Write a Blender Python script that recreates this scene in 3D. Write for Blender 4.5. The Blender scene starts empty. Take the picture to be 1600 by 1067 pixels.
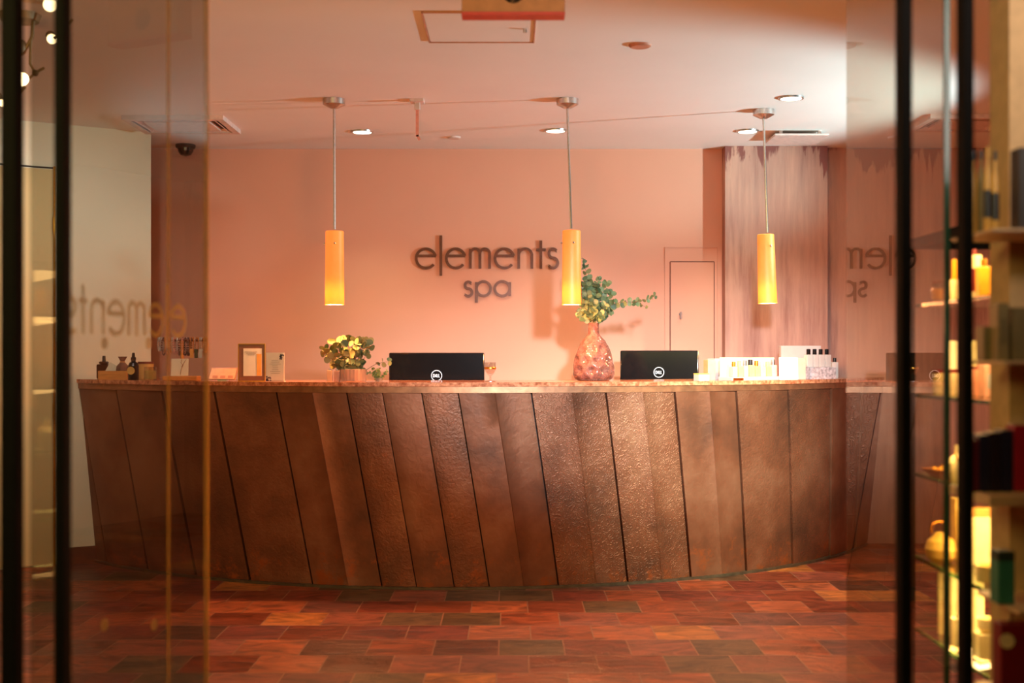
import bpy, bmesh, math, random
from mathutils import Vector, Matrix
random.seed(7)
SC = bpy.context.scene
COL = SC.collection
PI = math.pi
F = 2000.0            # focal length in pixels of the 1600 px wide frame
CAM_Z = 1.257
HOR = 557.0           # eye level row

# ------------------------------------------------------------ camera
cam = bpy.data.cameras.new('camera'); co = bpy.data.objects.new('camera', cam); COL.objects.link(co)
co.location = (0, 0, CAM_Z); co.rotation_euler = (PI/2, 0, 0)
cam.sensor_width = 36.0; cam.lens = 36.0*F/1600.0
cam.shift_x = 0.0; cam.shift_y = (HOR-533.5)/1600.0
cam.clip_start = 0.05; cam.clip_end = 60
cam.dof.use_dof = True; cam.dof.focus_distance = 7.2; cam.dof.aperture_fstop = 1.9; cam.dof.aperture_blades = 7
SC.camera = co
# ------------------------------------------------------------ view, world
SC.view_settings.view_transform = 'Standard'; SC.view_settings.look = 'None'
SC.view_settings.gamma = 1.0; SC.view_settings.use_curve_mapping = False
SC.view_settings.exposure = 0.0
W = bpy.data.worlds.new('world'); SC.world = W; W.use_nodes = True
bgn = W.node_tree.nodes['Background']; bgn.inputs[0].default_value = (1.0, 0.42, 0.14, 1); bgn.inputs[1].default_value = 0.02
SC.cycles.max_bounces = 8; SC.cycles.transparent_max_bounces = 16
SC.cycles.use_denoising = True
SC.cycles.sample_clamp_indirect = 4.0
SC.cycles.caustics_reflective = False; SC.cycles.caustics_refractive = False

def aim(o, tgt):
    o.rotation_euler = (Vector(tgt)-Vector(o.location)).to_track_quat('-Z', 'Y').to_euler()
def spot(name, loc, tgt, power, color, half, blend, size):
    l = bpy.data.lights.new(name, 'SPOT'); o = bpy.data.objects.new(name, l); COL.objects.link(o)
    o.location = loc; aim(o, tgt); l.energy = power; l.color = color
    l.spot_size = math.radians(half*2); l.spot_blend = blend; l.shadow_soft_size = size
    return o
def area(name, loc, tgt, power, color, sx, sy, spread=180):
    l = bpy.data.lights.new(name, 'AREA'); o = bpy.data.objects.new(name, l); COL.objects.link(o)
    l.shape = 'RECTANGLE'; l.size = sx; l.size_y = sy; l.energy = power; l.color = color; l.spread = math.radians(spread)
    o.location = loc; aim(o, tgt)
    return o
def point(name, loc, power, color, size):
    l = bpy.data.lights.new(name, 'POINT'); o = bpy.data.objects.new(name, l); COL.objects.link(o)
    o.location = loc; l.energy = power; l.color = color; l.shadow_soft_size = size
    return o
# photographer's white flash beside the camera, lighting desk and lower back wall
fl = spot('flash_light', (0.64, 2.42, 1.97), (0.80, 8.0, 0.99), 1550, (0.72, 0.88, 1.0), 23, 1.0, 0.08)
fl.scale = (1.0, 0.46, 1.0)
# added white spot without a fixture, brightening the right end of the desk
spot('desk_fill', (2.75, 3.6, 2.45), (1.15, 7.35, 0.70), 1450, (1.0, 1.0, 0.74), 14, 1.0, 0.05)
# added soft wide fill for the back wall, no real lamp there
area('back_wall_fill', (1.0, 1.2, 2.3), (0.7, 8.6, 1.9), 6, (1.0, 0.85, 0.75), 1.5, 0.7, 60)
# bright white lamp high on the right side of the lobby, grazing the ceiling
sl = spot('side_light', (3.70, 6.45, 1.72), (0.5, 7.25, 2.72), 520, (0.66, 0.97, 1.0), 40, 0.55, 0.05)
sl.scale = (1.0, 0.45, 1.0)
# added unseen spot that brightens the cream wall
spot('cream_wall_fill', (-1.9, 6.0, 2.40), (-2.75, 7.7, 1.45), 82, (1.0, 0.94, 0.90), 40, 1.0, 0.06)
# warm tungsten light of the shop around the entrance
area('shop_light_left', (-1.6, 1.2, 2.5), (-0.6, 6.0, 1.2), 46, (1.0, 0.82, 0.28), 1.6, 1.0)
spot('lobby_fill', (-0.1, 3.3, 0.45), (-0.5, 6.2, 2.66), 92, (1.0, 0.36, 0.09), 68, 1.0, 0.12)  # added low fill aimed up at the ceiling, not a shop lamp

# ------------------------------------------------------------ materials
def srgb(r, g, b):
    f = lambda c: ((c/255+0.055)/1.055)**2.4 if c > 10 else c/255/12.92
    return (f(r), f(g), f(b), 1)
def newmat(name):
    m = bpy.data.materials.new(name); m.use_nodes = True
    nt = m.node_tree; b = nt.nodes['Principled BSDF']
    return m, nt, b
def N(nt, t, **kw):
    n = nt.nodes.new(t)
    for k, v in kw.items():
        if k in n.inputs: n.inputs[k].default_value = v
        else: setattr(n, k, v)
    return n
MC = {}
def mat(name, col, rough=0.5, metal=0.0, var=0.10, scale=30.0, bump=0.0, emit=None, es=0.0, spec=None, coat=0.0, sss=0.0, aniso=None):
    if name in MC: return MC[name]
    m, nt, b = newmat(name)
    tc = N(nt, 'ShaderNodeTexCoord'); no = N(nt, 'ShaderNodeTexNoise', Scale=scale, Detail=3.0)
    src = tc.outputs['Object']
    if aniso:
        mp = N(nt, 'ShaderNodeMapping'); mp.inputs['Scale'].default_value = aniso
        nt.links.new(src, mp.inputs['Vector']); src = mp.outputs[0]
    nt.links.new(src, no.inputs['Vector'])
    cr = N(nt, 'ShaderNodeValToRGB')
    c = Vector(col[:3]); cr.color_ramp.elements[0].position = 0.3; cr.color_ramp.elements[1].position = 0.7
    cr.color_ramp.elements[0].color = (*(c*(1-var)), 1); cr.color_ramp.elements[1].color = (*[min(1, x*(1+var)) for x in c], 1)
    nt.links.new(no.outputs['Fac'], cr.inputs[0]); nt.links.new(cr.outputs[0], b.inputs['Base Color'])
    b.inputs['Roughness'].default_value = rough; b.inputs['Metallic'].default_value = metal
    b.inputs['Coat Weight'].default_value = coat
    if spec is not None: b.inputs['Specular IOR Level'].default_value = spec
    if sss: b.inputs['Subsurface Weight'].default_value = sss; b.inputs['Subsurface Scale'].default_value = 0.02
    if bump:
        bp = N(nt, 'ShaderNodeBump', Strength=bump, Distance=0.004); nt.links.new(no.outputs['Fac'], bp.inputs['Height'])
        nt.links.new(bp.outputs[0], b.inputs['Normal'])
    if emit: b.inputs['Emission Color'].default_value = emit; b.inputs['Emission Strength'].default_value = es
    MC[name] = m; return m

def pane_mat(name, tint, f0=0.07, gain=1.0, rough=0.0):
    """thin clear glass: the front face reflects by angle, everything else passes"""
    m = bpy.data.materials.new(name); m.use_nodes = True; nt = m.node_tree; nt.nodes.clear()
    out = N(nt, 'ShaderNodeOutputMaterial'); geo = N(nt, 'ShaderNodeNewGeometry')
    dot = N(nt, 'ShaderNodeVectorMath', operation='DOT_PRODUCT')
    nt.links.new(geo.outputs['Normal'], dot.inputs[0]); nt.links.new(geo.outputs['Incoming'], dot.inputs[1])
    ab = N(nt, 'ShaderNodeMath', operation='ABSOLUTE'); nt.links.new(dot.outputs['Value'], ab.inputs[0])
    om = N(nt, 'ShaderNodeMath', operation='SUBTRACT'); om.inputs[0].default_value = 1; nt.links.new(ab.outputs[0], om.inputs[1])
    pw = N(nt, 'ShaderNodeMath', operation='POWER'); nt.links.new(om.outputs[0], pw.inputs[0]); pw.inputs[1].default_value = 5
    ma = N(nt, 'ShaderNodeMath', operation='MULTIPLY_ADD'); nt.links.new(pw.outputs[0], ma.inputs[0]); ma.inputs[1].default_value = gain; ma.inputs[2].default_value = f0
    fr = N(nt, 'ShaderNodeMath', operation='SUBTRACT'); fr.inputs[0].default_value = 1; nt.links.new(geo.outputs['Backfacing'], fr.inputs[1])
    mu = N(nt, 'ShaderNodeMath', operation='MULTIPLY', use_clamp=True); nt.links.new(ma.outputs[0], mu.inputs[0]); nt.links.new(fr.outputs[0], mu.inputs[1])
    tr = N(nt, 'ShaderNodeBsdfTransparent'); tr.inputs[0].default_value = (*tint, 1)
    gl = N(nt, 'ShaderNodeBsdfGlossy'); gl.inputs['Roughness'].default_value = rough; gl.inputs['Color'].default_value = (1, 1, 1, 1)
    mx = N(nt, 'ShaderNodeMixShader'); nt.links.new(mu.outputs[0], mx.inputs[0]); nt.links.new(tr.outputs[0], mx.inputs[1]); nt.links.new(gl.outputs[0], mx.inputs[2])
    nt.links.new(mx.outputs[0], out.inputs[0]); return m
def film_mat(name, col, alpha):
    m = bpy.data.materials.new(name); m.use_nodes = True; nt = m.node_tree; nt.nodes.clear()
    out = N(nt, 'ShaderNodeOutputMaterial'); tr = N(nt, 'ShaderNodeBsdfTransparent'); df = N(nt, 'ShaderNodeBsdfDiffuse'); df.inputs[0].default_value = col
    tl = N(nt, 'ShaderNodeBsdfTranslucent'); tl.inputs[0].default_value = col
    ad = N(nt, 'ShaderNodeMixShader', Fac=0.5); nt.links.new(df.outputs[0], ad.inputs[1]); nt.links.new(tl.outputs[0], ad.inputs[2])
    mx = N(nt, 'ShaderNodeMixShader', Fac=alpha); nt.links.new(tr.outputs[0], mx.inputs[1]); nt.links.new(ad.outputs[0], mx.inputs[2])
    nt.links.new(mx.outputs[0], out.inputs[0]); return m

def wall_paint():
    return mat('terracotta_paint', srgb(222, 164, 138), 0.75, 0, 0.03, 1.5, 0.02)
def streak_plaster():
    m, nt, b = newmat('streaked_copper_plaster')
    tc = N(nt, 'ShaderNodeTexCoord'); mp = N(nt, 'ShaderNodeMapping'); mp.inputs['Scale'].default_value = (14, 14, 1.3)
    nt.links.new(tc.outputs['Object'], mp.inputs['Vector'])
    n1 = N(nt, 'ShaderNodeTexNoise', Scale=1.0, Detail=6.0, Roughness=0.65); nt.links.new(mp.outputs[0], n1.inputs['Vector'])
    n3 = N(nt, 'ShaderNodeTexNoise', Scale=1.1, Detail=2.0); nt.links.new(tc.outputs['Object'], n3.inputs['Vector'])
    av = N(nt, 'ShaderNodeMath', operation='ADD'); nt.links.new(n1.outputs['Fac'], av.inputs[0]); nt.links.new(n3.outputs['Fac'], av.inputs[1])
    hv = N(nt, 'ShaderNodeMath', operation='MULTIPLY'); nt.links.new(av.outputs[0], hv.inputs[0]); hv.inputs[1].default_value = 0.5
    cr = N(nt, 'ShaderNodeValToRGB'); e = cr.color_ramp.elements
    e[0].position = 0.36; e[0].color = srgb(150, 102, 88); e[1].position = 0.64; e[1].color = srgb(210, 162, 138)
    k = cr.color_ramp.elements.new(0.48); k.color = srgb(184, 140, 122)
    nt.links.new(hv.outputs[0], cr.inputs[0])
    # dark drips running down from the ceiling line
    mp2 = N(nt, 'ShaderNodeMapping'); mp2.inputs['Scale'].default_value = (5.0, 5.0, 0.9); nt.links.new(tc.outputs['Object'], mp2.inputs['Vector'])
    n2 = N(nt, 'ShaderNodeTexNoise', Scale=1.0, Detail=9.0, Roughness=0.62, Distortion=0.4); nt.links.new(mp2.outputs[0], n2.inputs['Vector'])
    sx = N(nt, 'ShaderNodeSeparateXYZ'); nt.links.new(tc.outputs['Object'], sx.inputs[0])
    mr = N(nt, 'ShaderNodeMapRange'); mr.inputs['From Min'].default_value = 1.9; mr.inputs['From Max'].default_value = 2.66; mr.inputs['To Min'].default_value = 0.0; mr.inputs['To Max'].default_value = 0.54
    nt.links.new(sx.outputs['Z'], mr.inputs['Value'])
    ad = N(nt, 'ShaderNodeMath', operation='ADD'); nt.links.new(n2.outputs['Fac'], ad.inputs[0]); nt.links.new(mr.outputs[0], ad.inputs[1])
    c2 = N(nt, 'ShaderNodeValToRGB'); c2.color_ramp.elements[0].position = 1.0; c2.color_ramp.elements[1].position = 1.04
    s2 = N(nt, 'ShaderNodeMath', operation='MULTIPLY'); nt.links.new(ad.outputs[0], s2.inputs[0]); s2.inputs[1].default_value = 0.96
    c2.color_ramp.elements[0].position = 0.955; c2.color_ramp.elements[1].position = 0.985
    nt.links.new(s2.outputs[0], c2.inputs[0])
    mx = N(nt, 'ShaderNodeMix', data_type='RGBA'); nt.links.new(c2.outputs[0], mx.inputs[0]); nt.links.new(cr.outputs[0], mx.inputs[6]); mx.inputs[7].default_value = srgb(134, 76, 66)
    nt.links.new(mx.outputs[2], b.inputs['Base Color']); b.inputs['Roughness'].default_value = 0.6
    bp = N(nt, 'ShaderNodeBump', Strength=0.35, Distance=0.01); nt.links.new(n1.outputs['Fac'], bp.inputs['Height']); nt.links.new(bp.outputs[0], b.inputs['Normal'])
    return m
def slate_floor():
    m, nt, b = newmat('slate_tiles')
    L = nt.links.new
    TW, TD, Y0 = 0.281, 0.299, 6.58
    tc = N(nt, 'ShaderNodeTexCoord'); sp = N(nt, 'ShaderNodeSeparateXYZ'); L(tc.outputs['Object'], sp.inputs[0])
    def M(op, a, b_=None, c=None):
        n = N(nt, 'ShaderNodeMath', operation=op)
        for i, v in enumerate((a, b_, c)):
            if v is None: continue
            if isinstance(v, (int, float)): n.inputs[i].default_value = v
            else: L(v, n.inputs[i])
        return n.outputs[0]
    yy = M('DIVIDE', M('ADD', sp.outputs['Y'], -Y0+30*TD), TD)
    row = M('FLOOR', yy); fy = M('FRACT', yy)
    wn = N(nt, 'ShaderNodeTexWhiteNoise', noise_dimensions='1D'); L(row, wn.inputs['W'])
    off = M('ADD', M('MULTIPLY', M('MODULO', row, 2.0), 0.5), M('MULTIPLY', wn.outputs['Value'], 0.10))
    xx = M('ADD', M('DIVIDE', M('ADD', sp.outputs['X'], 20.0), TW), off)
    colm = M('FLOOR', xx); fx = M('FRACT', xx)
    cv = N(nt, 'ShaderNodeCombineXYZ'); L(row, cv.inputs[0]); L(colm, cv.inputs[1])
    wr = N(nt, 'ShaderNodeTexWhiteNoise', noise_dimensions='2D'); L(cv.outputs[0], wr.inputs['Vector'])
    cr = N(nt, 'ShaderNodeValToRGB'); cr.color_ramp.interpolation = 'CONSTANT'
    cols = [(0.0, (138, 72, 54)), (0.14, (110, 70, 60)), (0.26, (160, 84, 56)), (0.40, (128, 60, 50)), (0.52, (98, 78, 58)), (0.62, (174, 98, 64)), (0.72, (150, 86, 72)), (0.82, (188, 124, 66)), (0.88, (120, 68, 62)), (0.95, (106, 84, 66))]
    for i, (p, c) in enumerate(cols):
        e = cr.color_ramp.elements[i] if i < 2 else cr.color_ramp.elements.new(p)
        e.position = p; e.color = srgb(*c)
    L(wr.outputs['Value'], cr.inputs[0])
    # slate clefts, each tile offset
    va = N(nt, 'ShaderNodeVectorMath', operation='MULTIPLY_ADD'); L(wr.outputs['Color'], va.inputs[0]); va.inputs[1].default_value = (9, 9, 9); L(tc.outputs['Object'], va.inputs[2])
    mp = N(nt, 'ShaderNodeMapping'); mp.inputs['Scale'].default_value = (5, 9, 5); L(va.outputs[0], mp.inputs['Vector'])
    n1 = N(nt, 'ShaderNodeTexNoise', Scale=1.0, Detail=6.0, Roughness=0.62, Distortion=1.4); L(mp.outputs[0], n1.inputs['Vector'])
    cr2 = N(nt, 'ShaderNodeValToRGB'); cr2.color_ramp.elements[0].position = 0.34; cr2.color_ramp.elements[0].color = (0.28, 0.24, 0.23, 1)
    cr2.color_ramp.elements[1].position = 0.66; cr2.color_ramp.elements[1].color = (1.28, 1.12, 0.95, 1)
    L(n1.outputs['Fac'], cr2.inputs[0])
    mm = N(nt, 'ShaderNodeMix', data_type='RGBA', blend_type='MULTIPLY'); mm.inputs[0].default_value = 0.9
    L(cr.outputs[0], mm.inputs[6]); L(cr2.outputs[0], mm.inputs[7])
    # grout
    gx = M('MULTIPLY', M('MINIMUM', fx, M('SUBTRACT', 1.0, fx)), TW); gy = M('MULTIPLY', M('MINIMUM', fy, M('SUBTRACT', 1.0, fy)), TD)
    g = M('LESS_THAN', M('MINIMUM', gx, gy), 0.0035)
    mg = N(nt, 'ShaderNodeMix', data_type='RGBA'); L(g, mg.inputs[0]); L(mm.outputs[2], mg.inputs[6]); mg.inputs[7].default_value = srgb(150, 104, 82)
    L(mg.outputs[2], b.inputs['Base Color'])
    b.inputs['Roughness'].default_value = 0.42
    rr = N(nt, 'ShaderNodeMapRange'); rr.inputs['To Min'].default_value = 0.30; rr.inputs['To Max'].default_value = 0.55; L(wr.outputs['Value'], rr.inputs['Value']); L(rr.outputs[0], b.inputs['Roughness'])
    hs = M('SUBTRACT', M('MULTIPLY', n1.outputs['Fac'], 1.0), M('MULTIPLY', g, 0.4))
    bp = N(nt, 'ShaderNodeBump', Strength=0.9, Distance=0.008); L(hs, bp.inputs['Height']); L(bp.outputs[0], b.inputs['Normal'])
    return m
def copper(kind):
    m, nt, b = newmat('hammered_copper_'+kind); L = nt.links.new
    tc = N(nt, 'ShaderNodeTexCoord')
    n1 = N(nt, 'ShaderNodeTexNoise', Scale=2.2, Detail=5.0, Roughness=0.6); L(tc.outputs['Object'], n1.inputs['Vector'])
    cr = N(nt, 'ShaderNodeValToRGB'); e = cr.color_ramp.elements
    e[0].position = 0.32; e[0].color = srgb(100, 64, 46); e[1].position = 0.68; e[1].color = srgb(156, 108, 80)
    k = e.new(0.5); k.color = srgb(134, 84, 58)
    L(n1.outputs['Fac'], cr.inputs[0])
    # rust/verdigris along the foot
    sx = N(nt, 'ShaderNodeSeparateXYZ'); L(tc.outputs['Object'], sx.inputs[0])
    n2 = N(nt, 'ShaderNodeTexNoise', Scale=9.0, Detail=6.0, Roughness=0.75); L(tc.outputs['Object'], n2.inputs['Vector'])
    mr = N(nt, 'ShaderNodeMapRange'); mr.inputs['From Min'].default_value = 0.30; mr.inputs['From Max'].default_value = 0.02; mr.inputs['To Max'].default_value = 0.17; L(sx.outputs['Z'], mr.inputs['Value'])
    ad = N(nt, 'ShaderNodeMath', operation='ADD'); L(mr.outputs[0], ad.inputs[0]); L(n2.outputs['Fac'], ad.inputs[1])
    c3 = N(nt, 'ShaderNodeValToRGB'); c3.color_ramp.elements[0].position = 0.66; c3.color_ramp.elements[1].position = 0.80; L(ad.outputs[0], c3.inputs[0])
    mx = N(nt, 'ShaderNodeMix', data_type='RGBA'); L(c3.outputs[0], mx.inputs[0]); L(cr.outputs[0], mx.inputs[6]); mx.inputs[7].default_value = srgb(168, 90, 46)
    L(mx.outputs[2], b.inputs['Base Color'])
    b.inputs['Metallic'].default_value = 0.45; b.inputs['Roughness'].default_value = 0.48
    hm = N(nt, 'ShaderNodeTexNoise', Scale={'smooth': 26.0, 'fine': 60.0, 'worm': 30.0}[kind], Detail=2.0, Distortion=0.6); L(tc.outputs['Object'], hm.inputs['Vector'])
    h = hm.outputs['Fac']
    if kind == 'worm':
        vo = N(nt, 'ShaderNodeTexWave', Scale=17.0, Distortion=14.0, Detail=1.0); vo.inputs['Detail Scale'].default_value = 2.2
        dn = N(nt, 'ShaderNodeTexNoise', Scale=14.0, Detail=1.0); L(tc.outputs['Object'], dn.inputs['Vector'])
        va = N(nt, 'ShaderNodeVectorMath', operation='MULTIPLY_ADD'); L(dn.outputs['Color'], va.inputs[0]); va.inputs[1].default_value = (0.06, 0.06, 0.06); L(tc.outputs['Object'], va.inputs[2])
        L(va.outputs[0], vo.inputs['Vector'])
        r = N(nt, 'ShaderNodeMapRange'); r.inputs['From Min'].default_value = 0.6; L(vo.outputs['Fac'], r.inputs['Value']); h = r.outputs[0]
    bp = N(nt, 'ShaderNodeBump', Strength={'smooth': 0.30, 'fine': 0.5, 'worm': 0.36}[kind], Distance=0.006); L(h, bp.inputs['Height']); L(bp.outputs[0], b.inputs['Normal'])
    return m
def stone_top():
    m, nt, b = newmat('polished_red_granite'); L = nt.links.new
    tc = N(nt, 'ShaderNodeTexCoord'); n = N(nt, 'ShaderNodeTexNoise', Scale=34.0, Detail=5.0, Roughness=0.7); L(tc.outputs['Object'], n.inputs['Vector'])
    cr = N(nt, 'ShaderNodeValToRGB'); e = cr.color_ramp.elements; e[0].position = 0.36; e[0].color = srgb(156, 82, 52); e[1].position = 0.64; e[1].color = srgb(240, 160, 116)
    L(n.outputs['Fac'], cr.inputs[0]); L(cr.outputs[0], b.inputs['Base Color']); b.inputs['Roughness'].default_value = 0.12
    return m
M_CEIL = mat('white_ceiling_paint', srgb(243, 236, 230), 0.8, 0, 0.02, 2.0, 0.0)
M_WALL = wall_paint(); M_STREAK = streak_plaster(); M_FLOOR = slate_floor()
M_CREAM = mat('cream_wall_paint', srgb(238, 230, 204), 0.7, 0, 0.03, 2.0)
M_CREAMDOOR = mat('cream_door_paint', srgb(214, 190, 134), 0.6, 0, 0.03, 2.0)
M_COP = {k: copper(k) for k in ('smooth', 'fine', 'worm')}
M_STONE = stone_top()
M_DARKSTEEL = mat('black_steel', (0.005, 0.004, 0.0035, 1), 0.75, 0.0, spec=0.08)
M_CHROME = mat('brushed_nickel', (0.62, 0.58, 0.55, 1), 0.28, 1.0, 0.08, 80)
M_GLOSSBLK = mat('gloss_black_plastic', (0.006, 0.006, 0.007, 1), 0.12)
M_BLACK = mat('black_plastic', (0.012, 0.011, 0.011, 1), 0.35)
M_WHITE = mat('white_card', (0.50, 0.49, 0.48, 1), 0.55, 0, 0.02)
M_WHITE2 = mat('bright_white_paper', (0.86, 0.84, 0.82, 1), 0.55, 0, 0.02)
M_CREAMC = mat('cream_card', (0.80, 0.70, 0.52, 1), 0.55, 0, 0.03)
M_TAN = mat('tan_wood', srgb(206, 138, 66), 0.5, 0, 0.15, 12, aniso=(1, 8, 8))
M_AMBERB = mat('brown_bottle_glass', (0.05, 0.016, 0.008, 1), 0.12)
M_BRASS = mat('brass_trim', srgb(214, 150, 60), 0.3, 1.0)
M_GREYBOX = mat('grey_printed_box', (0.42, 0.41, 0.45, 1), 0.6, 0, 0.45, 60)
M_LETTER = mat('dark_bronze_letter', srgb(92, 52, 36), 0.4, 0.5, 0.2, 60)
M_GLASSDOOR_R = pane_mat('door_glass', (0.80, 0.78, 0.72), 0.08, 1.0)
M_GLASSDOOR_L = pane_mat('smoky_door_glass', (0.69, 0.69, 0.66), 0.05, 0.5)
M_SHELFGLASS = pane_mat('shelf_glass', (0.86, 0.92, 0.82), 0.06, 1.0)
M_CLEAR = pane_mat('clear_glass', (0.90, 0.88, 0.86), 0.10, 1.0)
M_EDGEGREEN = mat('green_glass_edge', (0.02, 0.07, 0.045, 1), 0.15)

# ------------------------------------------------------------ mesh building
class B:
    def __init__(s): s.bm = bmesh.new()
    def _mx(s, vs, m):
        bmesh.ops.transform(s.bm, matrix=m, verts=vs)
    def box(s, c, d, rz=0.0, bev=0.0, rx=0.0, ry=0.0):
        r = bmesh.ops.create_cube(s.bm, size=1.0); vs = r['verts']
        s._mx(vs, Matrix.Translation(c) @ Matrix.Rotation(rz, 4, 'Z') @ Matrix.Rotation(ry, 4, 'Y') @ Matrix.Rotation(rx, 4, 'X') @ Matrix.Diagonal((*d, 1)))
        if bev:
            es = list({e for v in vs for e in v.link_edges})
            bmesh.ops.bevel(s.bm, geom=es, offset=bev, segments=2, affect='EDGES', profile=0.5)
        return s
    def cyl(s, p0, p1, r0, r1=None, seg=20):
        p0 = Vector(p0); p1 = Vector(p1); r1 = r0 if r1 is None else r1
        d = p1-p0; q = d.to_track_quat('Z', 'Y').to_matrix().to_4x4()
        r = bmesh.ops.create_cone(s.bm, cap_ends=True, segments=seg, radius1=r0, radius2=r1, depth=d.length)
        s._mx(r['verts'], Matrix.Translation((p0+p1)/2) @ q); return s
    def lathe(s, prof, c=(0, 0, 0), seg=28, sx=1.0, sy=1.0, fn=None):
        rings = []
        for r, z in prof:
            if r < 1e-6: rings.append([s.bm.verts.new((c[0], c[1], c[2]+z))])
            else:
                ring = []
                for i in range(seg):
                    a = 2*PI*i/seg; rr = r if fn is None else fn(r, z, a)
                    ring.append(s.bm.verts.new((c[0]+rr*sx*math.cos(a), c[1]+rr*sy*math.sin(a), c[2]+z)))
                rings.append(ring)
        for a, b in zip(rings, rings[1:]):
            if len(a) == 1 and len(b) == 1: continue
            for i in range(seg):
                j = (i+1) % seg
                if len(a) == 1: s.bm.faces.new((a[0], b[j], b[i]))
                elif len(b) == 1: s.bm.faces.new((a[i], a[j], b[0]))
                else: s.bm.faces.new((a[i], a[j], b[j], b[i]))
        if len(rings[0]) > 1: s.bm.faces.new(list(reversed(rings[0])))
        if len(rings[-1]) > 1: s.bm.faces.new(rings[-1])
        return s
    def tube(s, pts, r, seg=8, r1=None):
        pts = [Vector(p) for p in pts]; n = len(pts); prev = None
        for i, p in enumerate(pts):
            t = (pts[min(i+1, n-1)]-pts[max(i-1, 0)]).normalized()
            q = t.to_track_quat('Z', 'Y').to_matrix()
            rr = r if r1 is None else r+(r1-r)*i/(n-1)
            ring = [s.bm.verts.new(p+q @ Vector((rr*math.cos(2*PI*k/seg), rr*math.sin(2*PI*k/seg), 0))) for k in range(seg)]
            if prev:
                # pick the ring offset that avoids twisting
                best = min(range(seg), key=lambda o: (ring[o].co-p-(prev[0].co-pts[i-1])).length)
                ring = ring[best:]+ring[:best]
                for k in range(seg):
                    s.bm.faces.new((prev[k], prev[(k+1) % seg], ring[(k+1) % seg], ring[k]))
            else: s.bm.faces.new(list(reversed(ring)))
            prev = ring
        s.bm.faces.new(prev); return s
    def sphere(s, c, r, sc=(1, 1, 1), seg=16, rz=0.0, ry=0.0):
        q = bmesh.ops.create_uvsphere(s.bm, u_segments=seg, v_segments=max(6, seg//2), radius=r)
        s._mx(q['verts'], Matrix.Translation(c) @ Matrix.Rotation(rz, 4, 'Z') @ Matrix.Rotation(ry, 4, 'Y') @ Matrix.Diagonal((*sc, 1))); return s
    def stroke(s, pts, w, d):
        """flat bar following 2-D points (x, z), width w, depth d from y=-d to y=0"""
        P = [Vector(p) for p in pts]; n = len(P); prev = None
        closed = (P[0]-P[-1]).length < 1e-6
        rings = []
        for i, p in enumerate(P):
            if closed and i == n-1: rings.append(rings[0]); continue
            a = P[i-1] if i > 0 else (P[-2] if closed else P[0]); c = P[i+1] if i < n-1 else P[-1]
            t = (c-a).normalized(); nn = Vector((-t.y, t.x))*w/2
            rings.append([s.bm.verts.new((p.x+k*nn.x, y, p.y+k*nn.y)) for k, y in ((1, 0), (-1, 0), (-1, -d), (1, -d))])
        for a, b in zip(rings, rings[1:]):
            for k in range(4): s.bm.faces.new((a[k], a[(k+1) % 4], b[(k+1) % 4], b[k]))
        if not closed:
            s.bm.faces.new(list(reversed(rings[0]))); s.bm.faces.new(rings[-1])
        return s
    def clip(s, co_, no):
        g = list(s.bm.verts)+list(s.bm.edges)+list(s.bm.faces)
        r = bmesh.ops.bisect_plane(s.bm, geom=g, plane_co=co_, plane_no=no, clear_outer=True)
        es = [e for e in r['geom_cut'] if isinstance(e, bmesh.types.BMEdge)]
        if es: bmesh.ops.contextual_create(s.bm, geom=es) if False else bmesh.ops.holes_fill(s.bm, edges=[e for e in s.bm.edges if e.is_boundary], sides=0)
        return s
    def build(s, name, m, parent=None, loc=None, label=None, ang=20, flat=False):
        bmesh.ops.recalc_face_normals(s.bm, faces=s.bm.faces)
        me = bpy.data.meshes.new(name); s.bm.to_mesh(me); s.bm.free()
        if not flat:
            for p in me.polygons: p.use_smooth = True
            me.set_sharp_from_angle(angle=math.radians(ang))
        me.materials.append(m)
        o = bpy.data.objects.new(name, me); COL.objects.link(o)
        if parent is not None: o.parent = parent
        if loc is not None: o.location = loc
        if label: o['label'] = label
        return o
def thing(name, label, cat, loc=(0, 0, 0), rz=0.0, group=None):
    o = bpy.data.objects.new(name, None); COL.objects.link(o); o.empty_display_size = 0.05
    o.location = loc; o.rotation_euler = (0, 0, rz); o['label'] = label; o['category'] = cat
    if group: o['group'] = group
    return o
def tag(o, label, cat, group=None):
    o['label'] = label; o['category'] = cat
    if group: o['group'] = group
    return o
def struct(o): o['kind'] = 'structure'; return o
def dup(root, loc, rz=0.0, label=None, group=None):
    r = root.copy(); COL.objects.link(r); r.location = loc; r.rotation_euler = (0, 0, rz)
    if label: r['label'] = label
    if group: r['group'] = group
    for ch in list(root.children):
        c = ch.copy(); COL.objects.link(c); c.parent = r
        for g in list(ch.children):
            d = g.copy(); COL.objects.link(d); d.parent = c
    return r
def at(px, y):            # X of a picture column at depth y
    return (px-800.0)/F*y
def hz(py, y):            # height of a picture row at depth y
    return CAM_Z+(HOR-py)*y/F

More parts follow.
